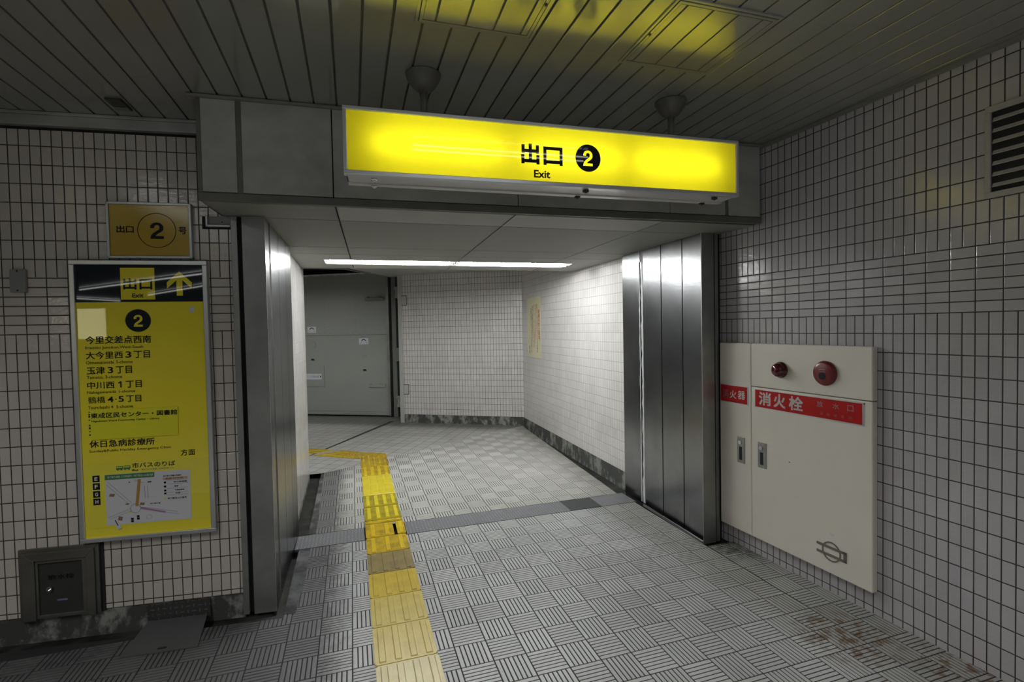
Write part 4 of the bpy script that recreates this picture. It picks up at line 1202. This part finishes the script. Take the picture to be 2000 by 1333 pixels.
part_label(cp_, 'round red call point')
MB().lathe([(0.021, D_ - 0.020), (0.021, D_ - 0.0185)], (X(2.221), 0, 1.288), 'y', 28).build('push_button', M['black'], cp_)
MB().box(X(2.240), X(2.200), D_ - 0.0200, D_ - 0.0188, 1.324, 1.328).box(X(2.241), X(2.199), D_ - 0.0200, D_ - 0.0188, 1.312, 1.3135).build('lettering', M['grey_print'], cp_)
ex, ez = X(2.178), 0.260
em = MB().ring(ex, ez, 0.050, 0.058, D_ - 0.003, D_, n=48)
em.box(ex - 0.091, ex + 0.091, D_ - 0.004, D_, ez + 0.016, ez + 0.030)
em.box(ex - 0.091, ex + 0.091, D_ - 0.004, D_, ez - 0.030, ez - 0.016)
em.box(ex + 0.074, ex + 0.091, D_ - 0.004, D_, ez - 0.030, ez + 0.030)
part_label(em.build('emblem', M['emblem'], t), 'dull metal emblem, a ring crossed by two bars')
MB().box(X(2.186), X(2.165), D_ - 0.0012, D_, 0.354, 0.370).build('sticker', M['paper'], t)
MB().box(X(2.000), X(1.985), D_ - 0.002, D_, 1.152, 1.158).build('key_slot', M['black'], t)
sc_ = MB().box(X(2.462), X(2.452), D_ - 0.001, D_, 0.715, 0.722)
sc_.build('paint_chip', M['brown'], t)

# vent grille
t = on_right('vent_grille', 'painted louvred vent grille high on the right wall', 'vent', 1.24)
def X(s): return 1.24 - s
fm = MB().box(X(1.482), X(0.98), -0.012, -0.001, 2.512, 2.538).box(X(1.482), X(0.98), -0.012, -0.001, 2.137, 2.163)
fm.box(X(1.482), X(1.460), -0.012, -0.001, 2.163, 2.512).box(X(1.002), X(0.98), -0.012, -0.001, 2.163, 2.512)
fm.build('frame', M['vent_paint'], t, bevel=0.002)
MB().box(X(1.460), X(1.002), -0.003, -0.001, 2.163, 2.512).build('dark_opening', M['black_gap'], t)
for k in range(7):
    zz = 2.185 + k * 0.0475
    q = MB().add([(X(1.455), -0.010, zz), (X(1.007), -0.010, zz), (X(1.007), -0.003, zz + 0.016), (X(1.455), -0.003, zz + 0.016),
                  (X(1.455), -0.009, zz - 0.002), (X(1.007), -0.009, zz - 0.002), (X(1.007), -0.002, zz + 0.013), (X(1.455), -0.002, zz + 0.013)],
                 [(0, 1, 2, 3), (4, 7, 6, 5), (0, 4, 5, 1), (3, 2, 6, 7), (0, 3, 7, 4), (1, 5, 6, 2)])
    q.build('slat', M['vent_paint'], t)

# ================================================================== drain covers across the mouth
for name, label, xa, xb, mat in (
        ('drain_cover', 'checkered steel drain cover between the left jamb and the yellow tactile tiles', -0.445, 0.052, 'drain'),
        ('drain_cover', 'long checkered steel drain cover right of the yellow tactile tiles', 0.372, 1.778, 'drain'),
        ('drain_cover', 'smooth dark drain cover between two checkered ones', 1.782, 2.072, 'drain_dark'),
        ('drain_cover', 'checkered steel drain cover at the foot of the right jamb', 2.076, 2.425, 'drain')):
    o = MB().prism([(xa, 3.945), (xb, 3.945), (xb, 4.195), (xa, 4.195)], -0.02, 0.0).build(name, M[mat])
    tag(o, label, 'drain cover')
tr3 = MB().prism([(-0.565, 6.90), (-0.520, 6.93), (0.655, 8.925), (0.60, 8.965)], -0.02, 0.002).build('floor_track', M['drain_dark'])
tag(tr3, 'dark steel track let into the floor in front of the grey steel door', 'floor track')

# ================================================================== tactile tiles
def tactile(label, pts_y, x0, x1, kind, style, nb=4):
    y0, y1 = pts_y
    o = MB(); e = 0.003; cx = (x0 + x1) / 2; cy_ = (y0 + y1) / 2
    X0, X1, Y0, Y1 = x0 + e - cx, x1 - e - cx, y0 + e - cy_, y1 - e - cy_
    c = 0.012
    o.prism([(X0 + c, Y0), (X1 - c, Y0), (X1, Y0 + c), (X1, Y1 - c), (X1 - c, Y1), (X0 + c, Y1), (X0, Y1 - c), (X0, Y0 + c)], 0.0005, 0.006)
    wid = X1 - X0
    n_base = len(o.f)

    def pad(a, b_, p, q, h=0.005):
        s_ = 0.004
        o.add([(a, p, 0.006), (b_, p, 0.006), (b_, q, 0.006), (a, q, 0.006), (a + s_, p + s_, 0.006 + h), (b_ - s_, p + s_, 0.006 + h), (b_ - s_, q - s_, 0.006 + h), (a + s_, q - s_, 0.006 + h)],
              [(4, 5, 6, 7), (0, 1, 5, 4), (1, 2, 6, 5), (2, 3, 7, 6), (3, 0, 4, 7)])
    if style == 'pills':
        for k in range(nb):
            xx = X0 + wid * (k + 0.5) / nb
            pad(xx - 0.016, xx + 0.016, Y0 + 0.022, Y1 - 0.026, 0.0055)
    elif style == 'bars':
        for k in range(nb):
            xx = X0 + wid * (k + 0.5) / nb
            pad(xx - 0.017, xx + 0.017, Y0 + 0.012, Y1 - 0.012)
    elif style == 'flat':
        for k in range(nb):
            xx = X0 + wid * (k + 0.5) / nb
            pad(xx - 0.034, xx + 0.034, Y0 + 0.004, Y1 - 0.004, 0.0025)
    elif style == 'studs':
        pad(X0 + 0.01, X1 - 0.01, Y0 + 0.01, Y1 - 0.01, 0.0005)
    ob = o.build('tactile_tile', TACT[kind], loc=(cx, cy_, 0))
    if kind in BAR:
        ob.data.materials.append(BAR[kind])
        for p in ob.data.polygons:
            if p.index >= n_base: p.material_index = 1
    tag(ob, label, 'tactile tile', None)
    return ob


TX0, TX1 = 0.058, 0.366
tactile('pale cream yellow tactile tile nearest the viewer, cut by the lower picture edge', (1.81, 2.118), TX0 + 0.004, TX1 + 0.004, 'cream', 'bars')
tactile('pale cream yellow tactile tile, second from the viewer', (2.118, 2.423), TX0 + 0.004, TX1 + 0.002, 'cream', 'bars')
tactile('pale yellow tactile tile with a shine, third from the viewer', (2.423, 2.740), TX0 + 0.001, TX1, 'pale', 'bars')
tactile('yellow tactile tile with small black specks, fourth from the viewer', (2.740, 3.051), TX0, TX1, 'pale', 'bars')
tactile('plain yellow tactile tile just before the brown-grey worn one', (3.051, 3.359), TX0, TX1, 'yellow', 'bars')
tactile('brown-grey worn tactile tile, the only one without yellow', (3.359, 3.666), TX0, TX1, 'grey', 'bars')
tactile('dirty deep yellow tactile tile between the brown-grey one and the drain', (3.666, 3.955), TX0, TX1, 'dirty', 'bars', 3)
tactile('cut yellow tactile piece lying on the drain, the wide one', (3.955, 4.236), TX0, TX0 + 0.222, 'dirty', 'bars', 2)
tactile('cut yellow tactile piece lying on the drain, the narrow one', (3.960, 4.240), TX0 + 0.240, TX1 + 0.004, 'dirty', 'bars', 1)
tactile('thin yellow tactile strip behind the drain', (4.242, 4.312), TX0, TX1, 'dirty', 'bars')
tactile('olive yellow tactile tile with four short bars, the nearer of two', (4.316, 4.648), TX0, TX1, 'olive', 'pills')
tactile('olive yellow tactile tile with four short bars, the farther of two', (4.650, 4.984), TX0, TX1, 'olive', 'pills')
tactile('smooth bright yellow tactile tile, the nearer of two', (4.986, 5.318), TX0, TX1, 'bright', 'flat')
tactile('smooth bright yellow tactile tile, the farther of two', (5.318, 5.664), TX0, TX1, 'bright', 'flat')
tactile('worn yellow tactile tile just before the studded corner', (5.666, 6.030), TX0, TX1 + 0.004, 'dirty', 'bars')


def tactile_poly(label, pts, kind, lines=None, studs=None):
    cx = sum(p[0] for p in pts) / len(pts); cy_ = sum(p[1] for p in pts) / len(pts)
    o = MB().prism([(x - cx, y - cy_) for x, y in pts], 0.0005, 0.006)
    for (a, b_) in lines or ():
        d = Vector((b_[0] - a[0], b_[1] - a[1], 0)).normalized(); n = Vector((-d.y, d.x, 0)) * 0.017
        o.prism([(a[0] - n.x - cx, a[1] - n.y - cy_), (b_[0] - n.x - cx, b_[1] - n.y - cy_), (b_[0] + n.x - cx, b_[1] + n.y - cy_), (a[0] + n.x - cx, a[1] + n.y - cy_)], 0.006, 0.011)
    for x, y in studs or ():
        o.lathe([(0.013, 0.006), (0.010, 0.0105), (0.006, 0.0115)], (x - cx, y - cy_, 0), 'z', 10)
    ob = o.build('tactile_tile', TACT[kind], loc=(cx, cy_, 0))
    tag(ob, label, 'tactile tile')
    return ob


# studded corner, then the strip turns to the left
corner = [(TX0, 6.034), (TX1 + 0.006, 6.034), (0.376, 6.628), (0.096, 6.812), (TX0 + 0.004, 6.466)]
st = []
for i in range(5):
    for j in range(10):
        x, y = TX0 + 0.035 + 0.062 * i, 6.075 + 0.062 * j
        if y < 6.60 + (0.19 - x) * 0.25 - 0.02: st.append((x, y))
tactile_poly('yellow studded tactile corner where the strip turns left', corner, 'dirty', None, st)
U_ = Vector((-0.805, 0.575)).normalized(); V_ = Vector((0.575, 0.805)).normalized()


def strip_pt(u, v): return (TX0 + U_.x * u + V_.x * v, 6.466 + U_.y * u + V_.y * v)


def quad(u0, u1): return [strip_pt(u0, 0), strip_pt(u0, 0.315), strip_pt(u1, 0.315), strip_pt(u1, 0)]


tactile_poly('yellow studded tactile tile beside the corner, in the strip turning left', list(reversed([strip_pt(0.006, 0.0), (0.088, 6.805), (0.05, 6.84), strip_pt(0.33, 0.315), strip_pt(0.33, 0)])), 'dirty', None,
             [strip_pt(0.045 + 0.03 * (j > 2) + 0.058 * i, 0.035 + 0.061 * j) for i in range(5) for j in range(5) if 0.045 + 0.03 * (j > 2) + 0.058 * i < 0.32 and not (i == 0 and j > 0)])
tactile_poly('yellow barred tactile tile on the near side of the dark floor track', list(reversed([strip_pt(0.334, 0), strip_pt(0.334, 0.315), strip_pt(0.50, 0.315), strip_pt(0.70, 0.0)])), 'yellow',
             [(strip_pt(0.345, v), strip_pt(0.66 - v * 0.62, v)) for v in (0.04, 0.118, 0.196, 0.275)])
tactile_poly('yellow barred tactile tile beyond the dark floor track', list(reversed([strip_pt(0.83, 0), strip_pt(0.63, 0.315), strip_pt(1.1, 0.315), strip_pt(1.1, 0.0)])), 'yellow',
             [(strip_pt(0.86 - v * 0.62, v), strip_pt(1.09, v)) for v in (0.04, 0.118, 0.196, 0.275)])

# ================================================================== grey steel door at the end
dd = thing('steel_door', 'large grey-green riveted steel door with two white arch notices at the end of the passage', 'door', DOOR_O, RZ_D)
MB().box(-1.6, 0.690, 0, 0.07, 1.527, 2.66).build('upper_leaf', M['door_paint'], dd, bevel=0.003)
MB().box(-1.6, 0.690, 0, 0.07, 0.095, 1.523).build('lower_leaf', M['door_paint'], dd, bevel=0.003)
MB().box(-1.6, 0.690, 0.002, 0.07, 0.03, 0.092).build('kick_rail', M['door_paint'], dd, bevel=0.003)
MB().box(0.690, 0.740, -0.004, 0.075, 0.02, 2.66).build('edge_strip', M['steel_dull'], dd, bevel=0.004)
MB().box(0.745, 0.775, 0.02, 0.09, 0.0, 2.66).build('edge_gap', M['black_gap'], dd)  # dark gap beside the leaf, drawn as a black strip
top = MB(); rnd = random.Random(4)
xs_ = [-1.6 + 0.04 * i for i in range(58)]
top.plate([(x, 2.655 - 0.018 * rnd.random()) for x in xs_] + [(0.68, 2.675), (-1.6, 2.675)], -0.003, 0.0)
part_label(top.build('torn_edge', M['sealant'], dd), 'torn whitish strip along the top edge')
rv = MB()
for xx in (-0.55, 0.075):
    for k in range(16):
        rv.lathe([(0.006, -0.003), (0.006, 0.0)], (xx, 0, 1.60 + 0.07 * k), 'y', 8)
for k in range(15):
    rv.lathe([(0.006, -0.003), (0.006, 0.0)], (-0.95 + 0.115 * k, 0, 1.495), 'y', 8).lathe([(0.006, -0.003), (0.006, 0.0)], (-0.9 + 0.115 * k, 0, 1.555), 'y', 8)
for k in range(22):
    rv.lathe([(0.005, -0.003), (0.005, 0.0)], (-0.98 + 0.078 * k, 0, 0.062), 'y', 8)
for k in range(22):
    rv.lathe([(0.006, -0.003), (0.006, 0.0)], (0.665, 0, 0.15 + 0.115 * k), 'y', 8)
rv.build('rivets', M['door_dark'], dd)
bar_ = MB().box(0.299, 0.650, -0.045, -0.001, 2.150, 2.205).box(0.32, 0.36, -0.05, -0.001, 2.205, 2.222).box(0.56, 0.60, -0.05, -0.001, 2.205, 2.222).box(0.645, 0.668, -0.05, -0.001, 2.16, 2.19)
bar_.build('lock_bar', M['door_dark'], dd, bevel=0.003)
b2 = MB().box(0.312, 0.646, -0.010, -0.001, 0.553, 0.612).build('lower_bracket', M['door_paint'], dd, bevel=0.002)
MB().box(0.335, 0.385, -0.016, -0.010, 0.605, 0.615).box(0.54, 0.59, -0.016, -0.010, 0.605, 0.615).box(0.312, 0.646, -0.012, -0.001, 0.545, 0.553).box(0.64, 0.647, -0.012, -0.001, 0.55, 0.60).build('bracket_edge', M['door_dark'], b2)
MB().ring(-0.815, 1.345, 0.066, 0.071, -0.003, 0.0, -1.5, 1.6, 24).build('round_cover', M['door_dark'], dd)
MB().ring(0.243, 1.125, 0.026, 0.030, -0.003, 0.0, n=24).build('small_cover', M['door_dark'], dd)
MB().box(-0.845, -0.790, -0.012, -0.001, 1.058, 1.084).build('handle_slot', M['black'], dd)
MB().box(0.212, 0.268, -0.012, -0.001, 0.858, 0.884).build('handle_slot', M['black'], dd)
pn = MB().box(-1.1, -0.590, -0.004, -0.001, 0.560, 0.945).build('access_panel', M['door_paint'], dd)
MB().box(-1.1, -0.588, -0.005, -0.001, 0.553, 0.560).box(-0.590, -0.584, -0.005, -0.001, 0.555, 0.950).build('panel_joint', M['door_dark'], pn)
nb_ = MB().box(-1.02, -0.645, -0.006, -0.004, 0.694, 0.802).build('notice_strip', M['paper'], pn)
text(nb_, 'ハンドル格納庫', -1.00, -0.695, 0.730, 0.770, M['blue_print'], -0.0072)
MB().box(-0.675, -0.655, -0.0072, -0.006, 0.735, 0.765).build('notice_mark', M['black'], nb_)
for a, b_, c, d in ((-0.912, -0.732, 1.580, 1.694), (0.138, 0.327, 1.349, 1.463)):
    s1 = MB().box(a, b_, -0.003, 0.0, c, d).build('notice', M['paper'], dd)
    cx = (a + b_) / 2
    MB().ring(cx, c + 0.052, 0.030, 0.046, -0.0042, -0.003, 0.25, math.pi - 0.25, 20).build('arch_mark', M['black'], s1)
    MB().ring(cx - 0.055, c + 0.030, 0.010, 0.014, -0.0042, -0.003, n=16).ring(cx + 0.055, c + 0.030, 0.010, 0.014, -0.0042, -0.003, n=16).build('dot_mark', M['line_grey'], s1)

# door post and hinge gear between the two leaves
t = thing('door_post', 'grey steel door post with hinge gear in the dark gap beside the steel door', 'door post', DOOR_O, RZ_D)
MB().box(0.785, 0.870, 0.02, 0.12, 0.0, 2.66).build('post', M['door_dark'], t, bevel=0.004)
for zz in (2.18, 0.20):
    hg = MB().lathe([(0.040, zz), (0.040, zz + 0.05), (0.030, zz + 0.055), (0.030, zz + 0.16), (0.042, zz + 0.165), (0.042, zz + 0.20)], (0.935, -0.06, 0), 'z', 20)
    hg.build('hinge', M['post_paint'], t)
    MB().box(0.86, 0.99, -0.02, 0.05, zz + 0.165, zz + 0.185).build('hinge_arm', M['post_paint'], t)
MB().plate([(0.865, 1.02), (1.01, 1.06), (1.01, 1.25), (0.865, 1.28)], -0.03, 0.05).build('gusset', M['door_dark'], t)
# rail over the door
t = thing('overhead_rail', 'dark overhead rail in the gap above the grey steel door', 'rail', (0, 0, 0))
MB().tube([(-0.72, 8.05, 2.556), (-0.10, 7.98, 2.548), (0.30, 8.46, 2.535)], 0.013, 10).build('rail', M['steel_dull'], t)

# ================================================================== notice on the passage wall
PW = (2.635, 7.63); pd = Vector((2.565 - 2.635, 4.22 - 7.63)); pl = pd.length; pa = math.atan2(pd.y, pd.x)
t = thing('wall_notice', 'tall cream paper notice with red and black columns of writing on the passage tiles', 'notice', (2.635, 7.63, 0), pa)
n0, n1 = 0.255, 0.857
MB().box(n0, n1, -0.003, -0.0005, 1.150, 2.058).build('sheet', M['cream_paper'], t)
nw = n1 - n0
text(t, '駅構内禁止事項', n0 + nw * 0.835, n0 + nw * 0.955, 1.42, 1.86, M['red_print'], -0.0042, vertical=True, bold=0.012)
for k, (body, f0, za, zb, mat) in enumerate((
        ('旅客及び公衆の通行の妨げとなる行為物品', 0.73, 1.23, 1.95, 'black'), ('喫煙及び火気の使用並びに', 0.61, 1.36, 1.95, 'red_print'), ('許可なく物品の販売配布', 0.50, 1.30, 1.95, 'red_print'),
        ('寄附の募集演説勧誘等をすること', 0.39, 1.30, 1.93, 'black'), ('凶器危険物の持ち込みその他迷惑行為', 0.28, 1.22, 1.90, 'black'))):
    text(t, body, n0 + nw * f0, n0 + nw * (f0 + 0.065), za, zb, M[mat], -0.0042, vertical=True)
text(t, '駅長', n0 + nw * 0.12, n0 + nw * 0.20, 1.20, 1.32, M['black'], -0.0042, vertical=True)

# lit board behind the viewer, seen only mirrored in the yellow board
t = thing('lit_board', 'lit cream board behind the viewer, seen only mirrored in the yellow board', 'sign', (-5.85, -3.05, 0), math.pi)
MB().box(-0.36, 0.36, 0.0, 0.06, 1.50, 2.12).build('frame', M['alu_pale'], t)
MB().box(-0.33, 0.33, -0.006, 0.0, 1.55, 2.07).build('light_panel', M['lit_cream'], t)
